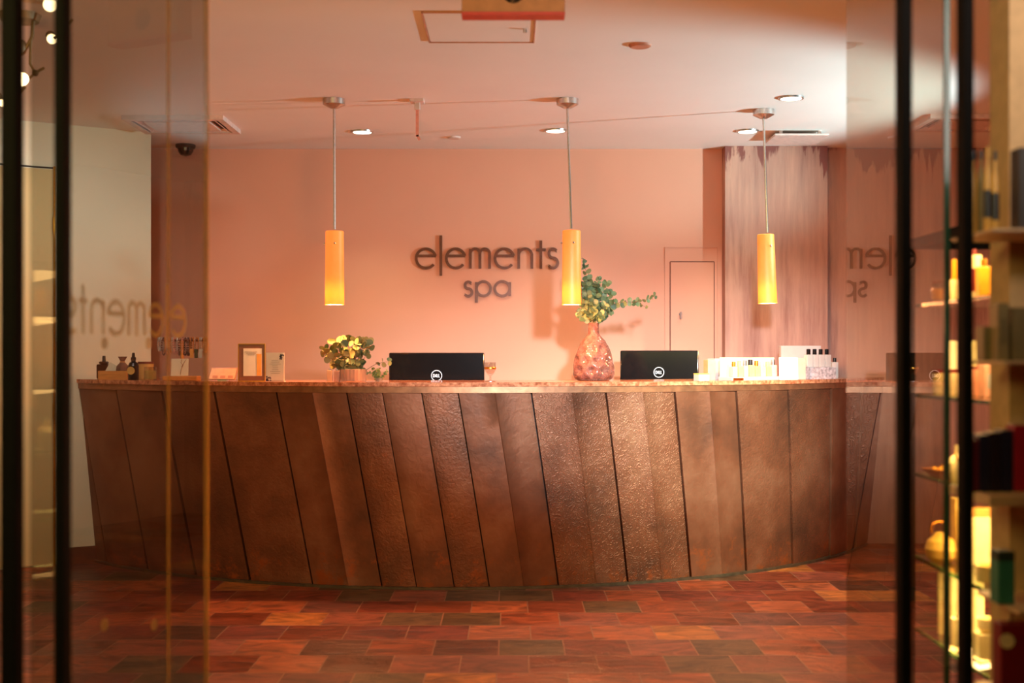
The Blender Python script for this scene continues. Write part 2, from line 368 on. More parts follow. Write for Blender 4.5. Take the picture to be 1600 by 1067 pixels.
# ------------------------------------------------------------ room shell
CEIL = 2.66; WALL_Y = 8.65
struct(B().box((0.8, 3.2, -0.05), (9.0, 11.4, 0.1)).build('floor', M_FLOOR, flat=True))
struct(B().box((0.8, 4.2, CEIL+0.05), (9.0, 9.4, 0.1)).build('ceiling', M_CEIL, flat=True))
struct(B().box((-0.05, WALL_Y+0.05, CEIL/2), (7.3, 0.1, CEIL)).build('wall_back', M_WALL, flat=True))
COL_X0, COL_X1, COL_Y = at(1133, 8.53), at(1293, 8.53), 8.53
struct(B().box(((COL_X0+COL_X1)/2, (COL_Y+WALL_Y)/2, CEIL/2), (COL_X1-COL_X0, WALL_Y-COL_Y, CEIL)).build('wall_pilaster', M_STREAK, flat=True))
struct(B().box(((COL_X1+4.4)/2, WALL_Y-0.02, CEIL/2), (4.4-COL_X1, 0.04, CEIL)).build('wall_panel_right', M_STREAK, flat=True))
struct(B().box((3.95, 6.6, CEIL/2), (0.1, 4.1, CEIL)).build('wall_right', M_WALL, flat=True))
# cream wall running in from the left
WA, WB = Vector((-3.62, 7.168)), Vector((-2.262, 8.02)); wd = (WB-WA).normalized(); wn = Vector((wd.y, -wd.x))   # wn faces the camera
wang = math.atan2(wd.y, wd.x)
def wpt(px):              # point of the cream wall seen in picture column px
    k = (px-800)/F; t = (k*WA.y-WA.x)/(wd.x-k*wd.y); return WA+wd*t
mid = (WA+WB)/2-wn*0.05
struct(B().box((mid.x, mid.y, CEIL/2), ((WB-WA).length, 0.1, CEIL), wang).build('wall_left', M_CREAM, flat=True))
pb = wpt(92); q = (pb+WB)/2+wn*0.006
struct(B().box((q.x, q.y, 0.05), ((WB-pb).length, 0.012, 0.10), wang).build('baseboard_left', mat('red_brown_baseboard', srgb(110, 58, 40), 0.5), flat=True))
# door in the cream wall
pd = wpt(82); pe = wpt(-60); dl = (pd-pe).length; dm = (pd+pe)/2
door = thing('door_1', '', 'door', (dm.x, dm.y, 0), wang); struct(door); del door['label']; del door['category']
B().box((0, -0.008, 1.195), (dl, 0.016, 2.37)).build('door_leaf', M_CREAMDOOR, door, flat=True)
B().box((dl/2+0.008, -0.006, 1.2), (0.012, 0.024, 2.40)).build('frame_edge', M_BRASS, door, flat=True)
B().box((0.0, -0.006, 2.39), (dl, 0.022, 0.008)).build('frame_head', mat('dark_gap', (0.03, 0.015, 0.008, 1), 0.7), door, flat=True)
for zz in (0.93, 2.05):
    B().cyl((dl/2+0.004, -0.022, zz-0.045), (dl/2+0.004, -0.022, zz+0.045), 0.008, seg=10).build('hinge', M_BRASS, door)
# side wall left of the shop front (out of frame) keeps warm light in
struct(B().box((-3.66, 4.0, CEIL/2), (0.1, 6.2, CEIL)).build('wall_far_left', M_CREAM, flat=True))
# service door in the back wall
X0, X1 = at(1039, WALL_Y), at(1121, WALL_Y); Z1 = hz(386, WALL_Y)
sd = thing('door_2', '', 'door', ((X0+X1)/2, WALL_Y, 0)); struct(sd); del sd['label']; del sd['category']
w_ = X1-X0
b = B().box((-w_/2+0.001, -0.004, Z1/2), (0.004, 0.008, Z1)).box((w_/2-0.001, -0.004, Z1/2), (0.004, 0.008, Z1)).box((0, -0.004, Z1-0.002), (w_, 0.008, 0.004))
b.build('door_frame', M_WALL, sd, flat=True)
i0, i1 = at(1047, WALL_Y)-(X0+X1)/2, at(1116, WALL_Y)-(X0+X1)/2; zt, zb = hz(409, WALL_Y), 0.96
M_GAP = mat('brown_shadow_gap', srgb(112, 56, 44), 0.8)
b = B()
for (xa, xb, za, zc) in ((i0-.003, i0+.003, zb, zt), (i1-.0025, i1+.0025, zb, zt), (i0, i1, zt-.002, zt+.003)):
    b.box(((xa+xb)/2, -0.0012, (za+zc)/2), (xb-xa, 0.002, zc-za))
b.build('door_gap', M_GAP, sd, flat=True)
B().box(((i0+i1)/2, -0.003, (zt+zb)/2), (i1-i0-.008, 0.006, zt-zb-.006), bev=0.001).build('door_leaf', M_WALL, sd, flat=True)
M_GREYM2 = mat('dull_lock_metal', srgb(150, 120, 110), 0.5, 0.5)
lk = B().cyl((at(1063, WALL_Y)-(X0+X1)/2, -0.006, hz(491, WALL_Y)), (at(1063, WALL_Y)-(X0+X1)/2, -0.022, hz(491, WALL_Y)), 0.010).build('door_handle', M_GREYM2, sd)
B().box((at(1063, WALL_Y)-(X0+X1)/2, -0.03, hz(493, WALL_Y)), (0.012, 0.014, 0.05), bev=0.003).build('lever', M_GREYM2, lk)

# ------------------------------------------------------------ curved reception desk
CX, CY = -0.35, 9.97; RT, RBm = 3.15, 3.05; ZT = 1.062; TOP = 1.12; SKEW = 0.17
def ring_xy(px, R):
    k = (px-800)/F
    a = k*k+1; bb = -2*(k*CX+CY); c = CX*CX+CY*CY-R*R
    y = (-bb-math.sqrt(bb*bb-4*a*c))/(2*a); return k*y, y
def theta(px, R):
    x, y = ring_xy(px, R); return math.atan2(x-CX, CY-y)
def on_top(px, inset=0.10):
    x, y = ring_xy(px, 3.172-inset); return Vector((x, y, TOP))
def face_pt(th, z, off):
    t = z/ZT; R = RBm+(RT-RBm)*t+off; a = th+SKEW*(1-t)/3.1
    return Vector((CX+R*math.sin(a), CY-R*math.cos(a), z))
desk = thing('reception_desk', 'long curved reception desk clad in slanting hammered copper panels', 'desk')
bold = [125, 183, 254, 337, 433, 543, 598, 659, 716, 830, 946, 1053, 1149, 1230, 1297, 1345, 1385]
ridge = {433: 490, 598: None, 716: 773, 830: 893, 946: 1003, 1053: 1106}
seams = [-0.93]+[theta(p, RT) for p in bold]
kinds = ['smooth', 'smooth', 'smooth', 'fine', 'fine', 'smooth', 'fine', 'smooth', 'fine', 'smooth', 'worm', 'worm', 'smooth', 'fine', 'worm', 'smooth', 'smooth']
wall_co, wall_no = Vector((WA.x, WA.y, 0)), Vector((-wn.x, -wn.y, 0))
PANEL_TOP = ZT
for i, (a0, a1) in enumerate(zip(seams, seams[1:])):
    g = 0.0048 if a0 < -0.48 else 0.0024 if a0 < -0.28 else 0.0011; a0g, a1g = a0+g, a1-g
    rd = 0.5
    p0 = bold[i-1] if i else None
    if p0 in ridge and ridge[p0]: rd = (theta(ridge[p0], RT)-a0)/(a1-a0)
    prof = [(0.0, 0.014), (0.06, 0.016), (rd*0.5, 0.0145), (rd-0.01, 0.012), (rd, 0.0165), (rd+0.012, 0.0125), (rd+(1-rd)*0.5, 0.008), (0.96, 0.003), (1.0, 0.001)] if (p0 in ridge and ridge[p0]) \
        else [(0.0, 0.013), (0.04, 0.015), (0.3, 0.012), (0.6, 0.008), (0.95, 0.004), (1.0, 0.002)]
    b = B(); nz = 16; gf = []; gb = []
    for k in range(nz+1):
        z = 0.012+(PANEL_TOP-0.012)*k/nz
        gf.append([b.bm.verts.new(face_pt(a0g+(a1g-a0g)*u, z, o)) for u, o in prof])
        gb.append([b.bm.verts.new(face_pt(a0g+(a1g-a0g)*u, z, -0.018)) for u, o in prof])
    nu = len(prof)
    for k in range(nz):
        for j in range(nu-1):
            b.bm.faces.new((gf[k][j], gf[k][j+1], gf[k+1][j+1], gf[k+1][j]))
            b.bm.faces.new((gb[k][j+1], gb[k][j], gb[k+1][j], gb[k+1][j+1]))
        b.bm.faces.new((gf[k][0], gf[k+1][0], gb[k+1][0], gb[k][0])); b.bm.faces.new((gf[k+1][-1], gf[k][-1], gb[k][-1], gb[k+1][-1]))
    for j in range(nu-1):
        b.bm.faces.new((gf[0][j+1], gf[0][j], gb[0][j], gb[0][j+1])); b.bm.faces.new((gf[nz][j], gf[nz][j+1], gb[nz][j+1], gb[nz][j]))
    if i == 0 or i == 1: b.clip(wall_co+Vector((wn.x, wn.y, 0))*0.001, wall_no)
    if len(b.bm.verts) > 3: b.build('copper_panel', M_COP[kinds[i % len(kinds)]], desk, ang=50)
def ring(b, r0, r1, z0, z1, a0, a1, n=96, r0b=None, r1b=None):
    r0b = r0 if r0b is None else r0b; r1b = r1 if r1b is None else r1b
    prev = None
    for i in range(n+1):
        a = a0+(a1-a0)*i/n; s_, c_ = math.sin(a), math.cos(a)
        cur = [b.bm.verts.new((CX+r*s_, CY-r*c_, z)) for r, z in ((r1b, z0), (r1, z1), (r0, z1), (r0b, z0))]
        if prev:
            for k in range(4): b.bm.faces.new((prev[k], cur[k], cur[(k+1) % 4], prev[(k+1) % 4]))
        else: b.bm.faces.new(cur)
        prev = cur
    b.bm.faces.new(list(reversed(prev))); return b
A0, A1 = -0.95, 1.10
pc = Vector((0, COL_Y-0.002, 0)); pn = Vector((0, 1, 0))
wc = wall_co+Vector((wn.x, wn.y, 0))*0.002
def trim_ends(b): b.clip(wc, wall_no); b.clip(pc, pn); return b
trim_ends(ring(B(), 2.95, RT-0.02, 0.012, ZT, A0, A1, r0b=2.95, r1b=RBm-0.02)).build('carcass', mat('dark_board', (0.02, 0.012, 0.008, 1), 0.7), desk, ang=40)
trim_ends(ring(B(), 3.09, RT+0.016, ZT+0.001, 1.097, A0, A1)).build('fascia_strip', mat('aged_copper_strip', srgb(158, 108, 76), 0.4, 0.6, 0.25, 20, 0.2), desk, ang=40)
trim_ends(ring(B(), RBm-0.01, RBm+0.03, 0.0, 0.014, A0, A1)).build('floor_trim', mat('dull_metal_trim', srgb(96, 84, 66), 0.5, 0.5, 0.3, 20), desk, ang=40)
trim_ends(ring(B(), 2.10, 2.93, 0.70, 0.735, -0.80, 1.0)).build('work_shelf', mat('dark_laminate', (0.05, 0.03, 0.02, 1), 0.5), desk, ang=40)
for a in (-0.72, -0.3, 0.1, 0.5, 0.9):
    B().box((CX+2.5*math.sin(a), CY-2.5*math.cos(a), 0.35), (0.03, 0.75, 0.70), rz=a).build('support', mat('dark_laminate', (0.05, 0.03, 0.02, 1), 0.5), desk, flat=True)
ct = trim_ends(ring(B(), 2.56, 3.175, 1.0975, TOP, A0, A1, n=140)).build('countertop', M_STONE, ang=40)
tag(ct, 'polished red stone countertop curving along the copper desk', 'countertop')

# ------------------------------------------------------------ wall sign
def arc(cx, cy, rx, ry, a0, a1, n=24):
    return [(cx+rx*math.cos(math.radians(a0+(a1-a0)*i/n)), cy-ry*math.sin(math.radians(a0+(a1-a0)*i/n))) for i in range(n+1)]
def g_e(x0, x1, y0, y1):
    cx, cy, rx, ry = (x0+x1)/2, (y0+y1)/2, (x1-x0)/2, (y1-y0)/2; yb = cy-0.13*ry*2
    a = math.degrees(math.asin((cy-yb)/ry))
    return [arc(cx, cy, rx, ry, a, 322, 34), [(x0+0.5, yb), (cx+rx*math.cos(math.radians(a)), yb)]]
def g_l(x, y0, y1): return [[(x, y0), (x, y1)]]
def g_m(x0, x1, y0, y1):
    w = (x1-x0)/4; c1, c2 = x0+w, x0+3*w; t = y0+w
    return [[(x0, y0), (x0, y1)], arc(c1, t, w, w, 180, 0, 16)+[(c1+w, y1)], arc(c2, t, w, w, 180, 0, 16)+[(x1, y1)]]
def g_n(x0, x1, y0, y1):
    w = (x1-x0)/2; t = y0+w*0.95
    return [[(x0, y0), (x0, y1)], arc(x0+w, t, w, w*0.95, 180, 0, 18)+[(x1, y1)]]
def g_t(x, y0, y1, yb, hw): return [[(x, y0), (x, y1)], [(x-hw, yb), (x+hw, yb)]]
def g_s(x0, x1, y0, y1):
    h = (y1-y0); r1 = h*0.235; r2 = h*0.265; cx = (x0+x1)/2
    top = arc(cx, y0+r1, (x1-x0)*0.40, r1, 35, 250, 20); bot = arc(cx, y1-r2, (x1-x0)*0.46, r2, 70, -150, 22)
    return [top+bot]
def g_p(x0, x1, y0, y1, yd):
    r = (x1-x0)/2; return [[(x0, y0+1), (x0, yd)], arc((x0+x1)/2, (y0+y1)/2, r, (y1-y0)/2, 0, 360, 36)]
def g_a(x0, x1, y0, y1):
    r = (x1-x0)/2; return [[(x1, y0+1), (x1, y1)], arc((x0+x1)/2, (y0+y1)/2, r, (y1-y0)/2, 0, 360, 36)]
GL = [g_e(650.5, 681, 389, 419), g_l(689, 368, 431), g_e(697.5, 727, 389, 419), g_m(735, 765, 389, 420), g_e(773.5, 803, 389, 419),
      g_n(810.5, 831, 389, 420), g_t(845, 376, 420, 390.5, 7.5), g_s(856, 872, 389, 419)]
GS = [g_s(725.5, 738, 440.5, 463), g_p(744.5, 766.5, 440, 462.5, 473), g_a(773, 796.5, 440, 462.5)]
sx0, sz0 = at(762, WALL_Y), hz(420, WALL_Y); ppm = WALL_Y/F
sign = thing('wall_sign', 'dark bronze letters reading elements spa on the terracotta wall', 'sign', (sx0, WALL_Y-0.007, sz0))
for g in GL+GS:
    b = B()
    for k, st in enumerate(g):
        b.stroke([((p[0]-762)*ppm, -(p[1]-420)*ppm) for p in st], 0.0185, 0.009+0.0006*k)
    b.box(((g[0][0][0]-762)*ppm, 0.0035, -(g[0][0][1]-420)*ppm-0.006), (0.006, 0.007, 0.006))   # stand-off pin
    p2 = g[-1][-1]; b.box(((p2[0]-762)*ppm, 0.0035, -(p2[1]-420)*ppm+0.004), (0.006, 0.007, 0.006))
    b.build('letter', M_LETTER, sign, ang=25)

# ------------------------------------------------------------ pendant lamps
def amber_shade_mat():
    m = bpy.data.materials.new('amber_glass_shade'); m.use_nodes = True; nt = m.node_tree; nt.nodes.clear()
    out = N(nt, 'ShaderNodeOutputMaterial'); tc = N(nt, 'ShaderNodeTexCoord'); no = N(nt, 'ShaderNodeTexNoise', Scale=20.0); nt.links.new(tc.outputs['Object'], no.inputs['Vector'])
    cr = N(nt, 'ShaderNodeValToRGB'); cr.color_ramp.elements[0].color = (1.0, 0.45, 0.09, 1); cr.color_ramp.elements[1].color = (1.0, 0.53, 0.13, 1); nt.links.new(no.outputs['Fac'], cr.inputs[0])
    tl = N(nt, 'ShaderNodeBsdfTranslucent'); nt.links.new(cr.outputs[0], tl.inputs[0]); df = N(nt, 'ShaderNodeBsdfDiffuse'); nt.links.new(cr.outputs[0], df.inputs[0])
    gl = N(nt, 'ShaderNodeBsdfGlossy'); gl.inputs['Roughness'].default_value = 0.5; gl.inputs['Color'].default_value = (1, 0.9, 0.7, 1)
    em = N(nt, 'ShaderNodeEmission', Strength=0.30); nt.links.new(cr.outputs[0], em.inputs[0])
    a = N(nt, 'ShaderNodeMixShader', Fac=0.35); nt.links.new(tl.outputs[0], a.inputs[1]); nt.links.new(df.outputs[0], a.inputs[2])
    c = N(nt, 'ShaderNodeMixShader', Fac=0.06); nt.links.new(a.outputs[0], c.inputs[1]); nt.links.new(gl.outputs[0], c.inputs[2])
    s = N(nt, 'ShaderNodeAddShader'); nt.links.new(c.outputs[0], s.inputs[0]); nt.links.new(em.outputs[0], s.inputs[1])
    nt.links.new(s.outputs[0], out.inputs[0]); return m
M_SHADE = amber_shade_mat()
M_BULB = mat('glowing_bulb', (1, 0.9, 0.7, 1), 0.4, emit=(1.0, 0.72, 0.34, 1), es=14.0)
def pendant(xt, xb, Y, ztop, zbot, rt, rb, label, ry=0.0):
    t = thing('pendant_lamp', label, 'lamp', (xt, Y, CEIL), 0, 'pendant lamps over the reception desk')
    B().lathe([(0.010, -0.052), (0.022, -0.050), (0.052, -0.034), (0.060, -0.030), (0.0605, 0.0)], seg=32).build('canopy', M_CHROME, t)
    dx = xb-xt; tz = ztop-CEIL
    B().tube([(0, 0, -0.05), (dx*0.93, 0, tz+0.01)], 0.0065, 10).build('rod', M_CHROME, t)
    L = ztop-zbot; b = B()
    sh = thing('x', '', '', (0, 0, 0)); bpy.data.objects.remove(sh)
    b.lathe([(0.012, L), (rt-0.004, L), (rt, L-0.004), (rb, 0.0), (rb-0.005, 0.0), (rt-0.005, L-0.008), (0.012, L-0.008)], seg=40)
    o = b.build('lamp_shade', M_SHADE, t, loc=(dx, 0, zbot-CEIL)); o.rotation_euler = (0, ry, 0)
    # open bottom: drop the closing caps made by lathe
    me = o.data; bm = bmesh.new(); bm.from_mesh(me)
    bad = [f for f in bm.faces if len(f.verts) > 6]; bmesh.ops.delete(bm, geom=bad, context='FACES_ONLY'); bm.to_mesh(me); bm.free()
    B().cyl((dx, 0, zbot-CEIL+L-0.05), (dx, 0, zbot-CEIL+0.115), 0.016).build('socket', M_CHROME, t)
    B().lathe([(0, 0.0), (0.020, 0.008), (0.029, 0.035), (0.026, 0.062), (0.014, 0.085), (0.012, 0.10)], c=(dx, 0, zbot-CEIL+0.015), seg=20).build('bulb', M_BULB, t)
    for sp_ in ((dx-rt-0.004, -0.01, tz-0.07), (dx+0.008, -rt-0.004, tz-0.07)): B().sphere(sp_, 0.006).build('screw', M_CHROME, t)
    pl = point('pendant_glow', (xt+dx, Y, zbot+0.004), 50.0, (1.0, 0.36, 0.12), 0.025)
    return t
PY = 6.98
pendant(at(522, PY), at(522.8, PY), PY, hz(361, PY), hz(476, PY), 0.0495, 0.0525, 'amber glass tube pendant over the leaves and left monitor')
pendant(at(886.5, PY), at(893, PY), PY, hz(360, PY), hz(476, PY), 0.0495, 0.0525, 'amber glass tube pendant beside the last letter of the sign')
PY3 = 7.28
pendant(at(1193, PY3), at(1199.5, PY3), PY3, hz(366, PY3), hz(474, PY3), 0.0475, 0.0535, 'amber glass tube pendant in front of the streaked pilaster', ry=-0.03)

# ------------------------------------------------------------ ceiling fittings
M_DL = mat('downlight_lens', (1, 1, 1, 1), 0.4, emit=(1.0, 0.82, 0.66, 1), es=5.0)
M_WTRIM = mat('white_trim', srgb(225, 200, 190), 0.5)
def downlight(x, y, label, on=True, r=0.070, power=54):
    t = thing('downlight', label, 'ceiling light', (x, y, CEIL))
    B().lathe([(r*0.80, -0.002), (r*0.82, -0.009), (r*0.97, -0.009), (r, 0.0)], seg=32).build('trim_ring', M_CHROME, t)
    B().lathe([(0, -0.0095), (r*0.80, -0.0095), (r*0.80, -0.003), (0, -0.003)], seg=28).build('lens', M_DL if on else M_WTRIM, t)
    if on: spot('downlight_beam', (x, y, CEIL-0.02), (x, y, 0), power, (0.86, 1.0, 0.74), 50, 0.8, 0.04)
downlight(at(566, 7.97), 7.97, 'round lit downlight beside the left pendant canopy')
downlight(at(868, 7.93), 7.93, 'round lit downlight just left of the middle pendant rod')
downlight(at(1168, 7.95), 7.95, 'round lit downlight just left of the right pendant rod')
downlight(at(1236, 6.93), 6.93, 'round lit downlight nearest the bright patch of ceiling')
def disc(name, x, y, r, label, cat, m=M_WTRIM):
    o = B().lathe([(0, -0.012), (r*0.8, -0.012), (r*0.95, -0.008), (r, 0.0), (0, 0)], seg=30).build(name, m, loc=(x, y, CEIL)); tag(o, label, cat)
disc('sprinkler_cover', at(709, 8.18), 8.18, 0.045, 'small flat round cover on the ceiling above the sign', 'ceiling cover')
disc('sprinkler_cover', at(1000, 5.76), 5.76, 0.052, 'round peach cover on the ceiling far in front of the pendants', 'ceiling cover', mat('peach_cover', srgb(196, 130, 100), 0.6))
# air cassettes
M_VENTD = mat('vent_shadow', (0.05, 0.02, 0.012, 1), 0.6)
def cassette(x0, x1, y0, y1, label):
    t = thing('air_vent', label, 'air vent', ((x0+x1)/2, (y0+y1)/2, CEIL)); w, d = x1-x0, y1-y0
    b = B()
    for cx, cy, sx, sy in ((0, -d/2+.02, w, .04), (0, d/2-.02, w, .04), (-w/2+.02, 0, .04, d-.08), (w/2-.02, 0, .04, d-.08)): b.box((cx, cy, -0.013), (sx, sy, 0.026))
    b.build('frame', M_WTRIM, t, flat=True)
    B().box((0, 0, -0.003), (w-.08, d-.08, 0.006)).build('duct_opening', M_VENTD, t, flat=True)
    B().box((0, 0, -0.016), (w-.20, d-.20, 0.018), bev=0.004).build('centre_panel', M_WTRIM, t)
    b = B()
    for sx in (-1, 1): b.box((sx*(w/2-.07), 0, -0.014), (0.03, d-.10, 0.004), ry=sx*0.6)
    for sy in (-1, 1): b.box((0, sy*(d/2-.07), -0.014), (w-.10, 0.03, 0.004), rx=-sy*0.6)
    b.build('louvre', M_WTRIM, t, flat=True)
cassette(-2.27, -1.68, 7.44, 7.93, 'square ceiling air cassette on the left above the cream wall')
cassette(2.42, 2.95, 7.40, 7.86, 'square ceiling air cassette at the right behind the black posts')
t = thing('ceiling_panel', 'flat square panel hung just under the ceiling before the pilaster', 'ceiling panel', (1.79, 8.075, CEIL))
B().box((0, 0, -0.032), (0.335, 0.35, 0.012), bev=0.003).build('plate', M_WTRIM, t, flat=True)
B().box((-0.12, -0.12, -0.013), (0.02, 0.02, 0.026)).box((0.12, -0.12, -0.013), (0.02, 0.02, 0.026)).box((-0.12, 0.12, -0.013), (0.02, 0.02, 0.026)).box((0.12, 0.12, -0.013), (0.02, 0.02, 0.026)).build('spacer', M_WTRIM, t, flat=True)
# access hatch
t = thing('access_hatch', 'square access hatch outlined in the ceiling behind the hanging box', 'hatch', (-0.135, 5.45, CEIL))
b = B()
for cx, cy, sx, sy in ((0, -.247, .464, .006), (0, .247, .464, .006), (-.232, 0, .006, .5), (.232, 0, .006, .5)): b.box((cx, cy, -0.004), (sx, sy, 0.008))
b.build('frame', mat('hatch_frame', srgb(196, 140, 112), 0.6), t, flat=True)
B().box((0, 0, -0.002), (0.452, 0.482, 0.004)).build('hatch_door', M_CEIL, t, flat=True)
B().cyl((0.19, 0.02, -0.004), (0.19, 0.02, -0.02), 0.008).build('latch', M_CHROME, t)
# plate with hanging rod
hx, hy = at(652, 7.0), 7.0
t = thing('ceiling_bracket', 'square plate on the ceiling with a short pink rod hanging down', 'bracket', (hx, hy, CEIL))
B().box((0, 0, -0.008), (0.075, 0.09, 0.016), bev=0.002).build('plate', M_WTRIM, t)
M_PINK = mat('pink_acrylic', srgb(232, 150, 132), 0.3)
B().box((0.0, 0, -0.108), (0.016, 0.006, 0.185)).box((0.006, 0, -0.206), (0.014, 0.006, 0.03), ry=-0.5).build('rod', M_PINK, t, flat=True)
B().box((0, 0, -0.035), (0.03, 0.03, 0.04), bev=0.003).build('clamp', M_WTRIM, t)
# dome camera
t = thing('security_camera', 'small black dome camera under the ceiling in the left back corner', 'camera', (at(290, 8.48), 8.48, CEIL))
B().lathe([(0.064, 0), (0.066, -0.012), (0.060, -0.024), (0, -0.024)], seg=28).build('base', M_BLACK, t)
B().lathe([(0.052, -0.024), (0.050, -0.045), (0.034, -0.068), (0.0, -0.078)], seg=28).build('dome', M_GLOSSBLK, t)
# hanging box near the entrance
ey = 4.3; ex = at(802, ey)
t = thing('hanging_box', 'brown box hanging from the ceiling at the top of the opening', 'hanging box', (ex, ey, CEIL))
M_BOXB = mat('brown_box', srgb(176, 124, 74), 0.6)
zb = hz(27, ey)-CEIL
B().box((0, 0, zb/2), (0.344, 0.07, -zb), bev=0.004).build('housing', M_BOXB, t)
B().box((0, -0.001, zb+0.004), (0.345, 0.073, 0.010)).build('red_strip', mat('red_strip', srgb(190, 60, 40), 0.5), t, flat=True)
B().sphere((0.0, -0.035, zb+0.075), 0.038, (1, 0.5, 1)).build('sensor', M_BLACK, t)
M_GREYM = mat('grey_lamp_metal', srgb(150, 128, 96), 0.5, 0.3)
# cable spotlights upper left
t = thing('track_light', 'nickel track of small lit spotlights at the top left', 'spotlight')
ty = 5.25
def tp(px, py, y=ty): return Vector((at(px, y), y, hz(py, y)))
c0 = tp(31, 16); B().lathe([(0, -0.03), (0.075, -0.028), (0.085, 0), (0, 0)], seg=28).build('ceiling_plate', M_GREYM, t, loc=(c0.x, ty, CEIL))
B().tube([(c0.x, ty, CEIL), tp(31, 68)], 0.008).sphere(tp(31, 74), 0.03, (1, 1, 1.2)).build('stem', M_GREYM, t)
B().tube([tp(66, 0), tp(54, 16), tp(51, 42), tp(50, 58), tp(38, 80), tp(10, 78)], 0.008).build('rail', M_GREYM, t)
M_SPOTF = mat('spot_lamp_face', (1, 1, 1, 1), 0.4, emit=(1.0, 0.72, 0.36, 1), es=6.0)
for (px, py, yy, dx, dy, dz, r) in ((78, 8, 5.05, .3, -.8, -.5, .026), (81, 61, 5.3, .35, -.8, -.35, .020), (34, 124, 5.3, .55, -.6, -.45, .029), (3, 161, 5.5, .5, -.7, -.45, .015)):
    p = tp(px, py, yy); d = Vector((dx, dy, dz)).normalized()
    h = B().cyl(p-d*0.085, p-d*0.004, 0.014, r+0.002, 18).sphere(p-d*0.09, 0.02).build('lamp_head', M_GREYM, t)
    B().cyl(p-d*0.0035, p+d*0.002, r, r, 18).build('lamp_lens', M_SPOTF, h)
for pts_ in ([tp(48, 60), tp(47, 100), tp(55, 114), tp(46, 122)], [tp(40, 135), tp(24, 155), tp(8, 160)], [tp(84, 60), tp(100, 48), tp(114, 30)], [tp(55, 114), tp(69, 106)]): B().tube(pts_, 0.006).sphere(pts_[-2], 0.014).build('arm', M_GREYM, t)

# ------------------------------------------------------------ monitors
def dell_letters(parent, c, s):
    b = B(); k = s
    def put(strokes, ox):
        for st in strokes: b.stroke([(c[0]+(ox+x)*k, c[1]+z*k) for x, z in st], 0.15*k, 0.0012)
    D = [[(0, -.3), (0, .3), (.16, .3), (.30, .14), (.30, -.14), (.16, -.3), (0, -.3)]]
    E = [[(0.03, -.2), (-.0, .06), (.12, .16)], [(.06, -.02), (.24, -.12)], [(.03, -.2), (.24, -.26)], [(.10, .28), (.26, .14)]]
    Lt = [[(0, .3), (0, -.3), (.2, -.3)]]
    put(D, -.68); put(E, -.26); put(Lt, .10); put(Lt, .42)
    return b
M_LOGO = mat('silver_logo', (0.55, 0.55, 0.56, 1), 0.35, 0.6)
def monitor(loc, rz, w, h, zmid, label, tilt=0.0, group=None):
    t = thing('computer_monitor', label, 'monitor', (loc[0], loc[1], 0.7352), rz)
    z0 = zmid-0.7352
    b = B(); b.box((0, 0, 0), (w, 0.026, h), bev=0.008); c = b.build('back_shell', M_GLOSSBLK, t, loc=(0, 0, z0)); c.rotation_euler = (tilt, 0, 0)
    B().box((0, 0.015, 0), (w-.02, 0.006, h-.02)).build('screen', M_BLACK, c, flat=True)
    B().box((0, -0.002, -h*0.36), (w*0.55, 0.03, h*0.2), bev=0.01).build('vent_cover', M_BLACK, c)
    r = 0.031
    bb = B(); bb.stroke([(x*1.0, z) for x, z in arc(0, 0, r, r, 0, 360, 40)], 0.0045, 0.0015); ob = bb.build('logo_ring', M_LOGO, c, loc=(0, -0.0172, 0.018))
    o = dell_letters(c, (0, 0), r*0.95).build('logo_letters', M_LOGO, c, loc=(0, -0.0172, 0.018))
    B().box((0, 0.035, (z0-h*.2)/2), (0.05, 0.03, z0-h*.2), bev=0.004).build('stand', M_BLACK, t)
    B().box((0, 0.04, 0.006), (0.22, 0.17, 0.012), bev=0.004).build('foot', M_BLACK, t)
my = 7.66; mw = at(757, my)-at(608, my)
monitor((at(682.5, my), my), 0.0, mw, 0.31, hz(551, my)-0.155, 'black monitor seen from behind, between small leafy plant and glass goblet', 0)
my = 8.0
monitor((at(1030, my), my), math.radians(-13), 0.49, 0.31, hz(548, my)-0.155+0.002, 'glossy black monitor turned aside, standing between big vase and white boxes', -0.035)

# ------------------------------------------------------------ foliage
def leaf_mat(name, c0, c1):
    m, nt, b = newmat(name); geo = N(nt, 'ShaderNodeNewGeometry'); cr = N(nt, 'ShaderNodeValToRGB')
    cr.color_ramp.elements[0].color = srgb(*c0); cr.color_ramp.elements[1].color = srgb(*c1)
    nt.links.new(geo.outputs['Random Per Island'], cr.inputs[0]); nt.links.new(cr.outputs[0], b.inputs['Base Color']); b.inputs['Roughness'].default_value = 0.55
    return m
def leaf(b, p, d, up, L, Wd, cup=0.18):
    d = d.normalized(); s = d.cross(up)
    if s.length < 1e-3: s = d.cross(Vector((1, 0, 0)))
    s.normalize(); n = s.cross(d)
    c = b.bm.verts.new(p+d*L*0.5-n*L*cup*0.4); n_ = 10; ring_ = []
    for i in range(n_):
        a = 2*PI*i/n_; u = 0.5-0.5*math.cos(a); v = 0.5*math.sin(a)
        ring_.append(b.bm.verts.new(p+d*L*u+s*Wd*v+n*L*cup*(v*v*2-0.15)))
    for i in range(n_): b.bm.faces.new((c, ring_[i], ring_[(i+1) % n_]))
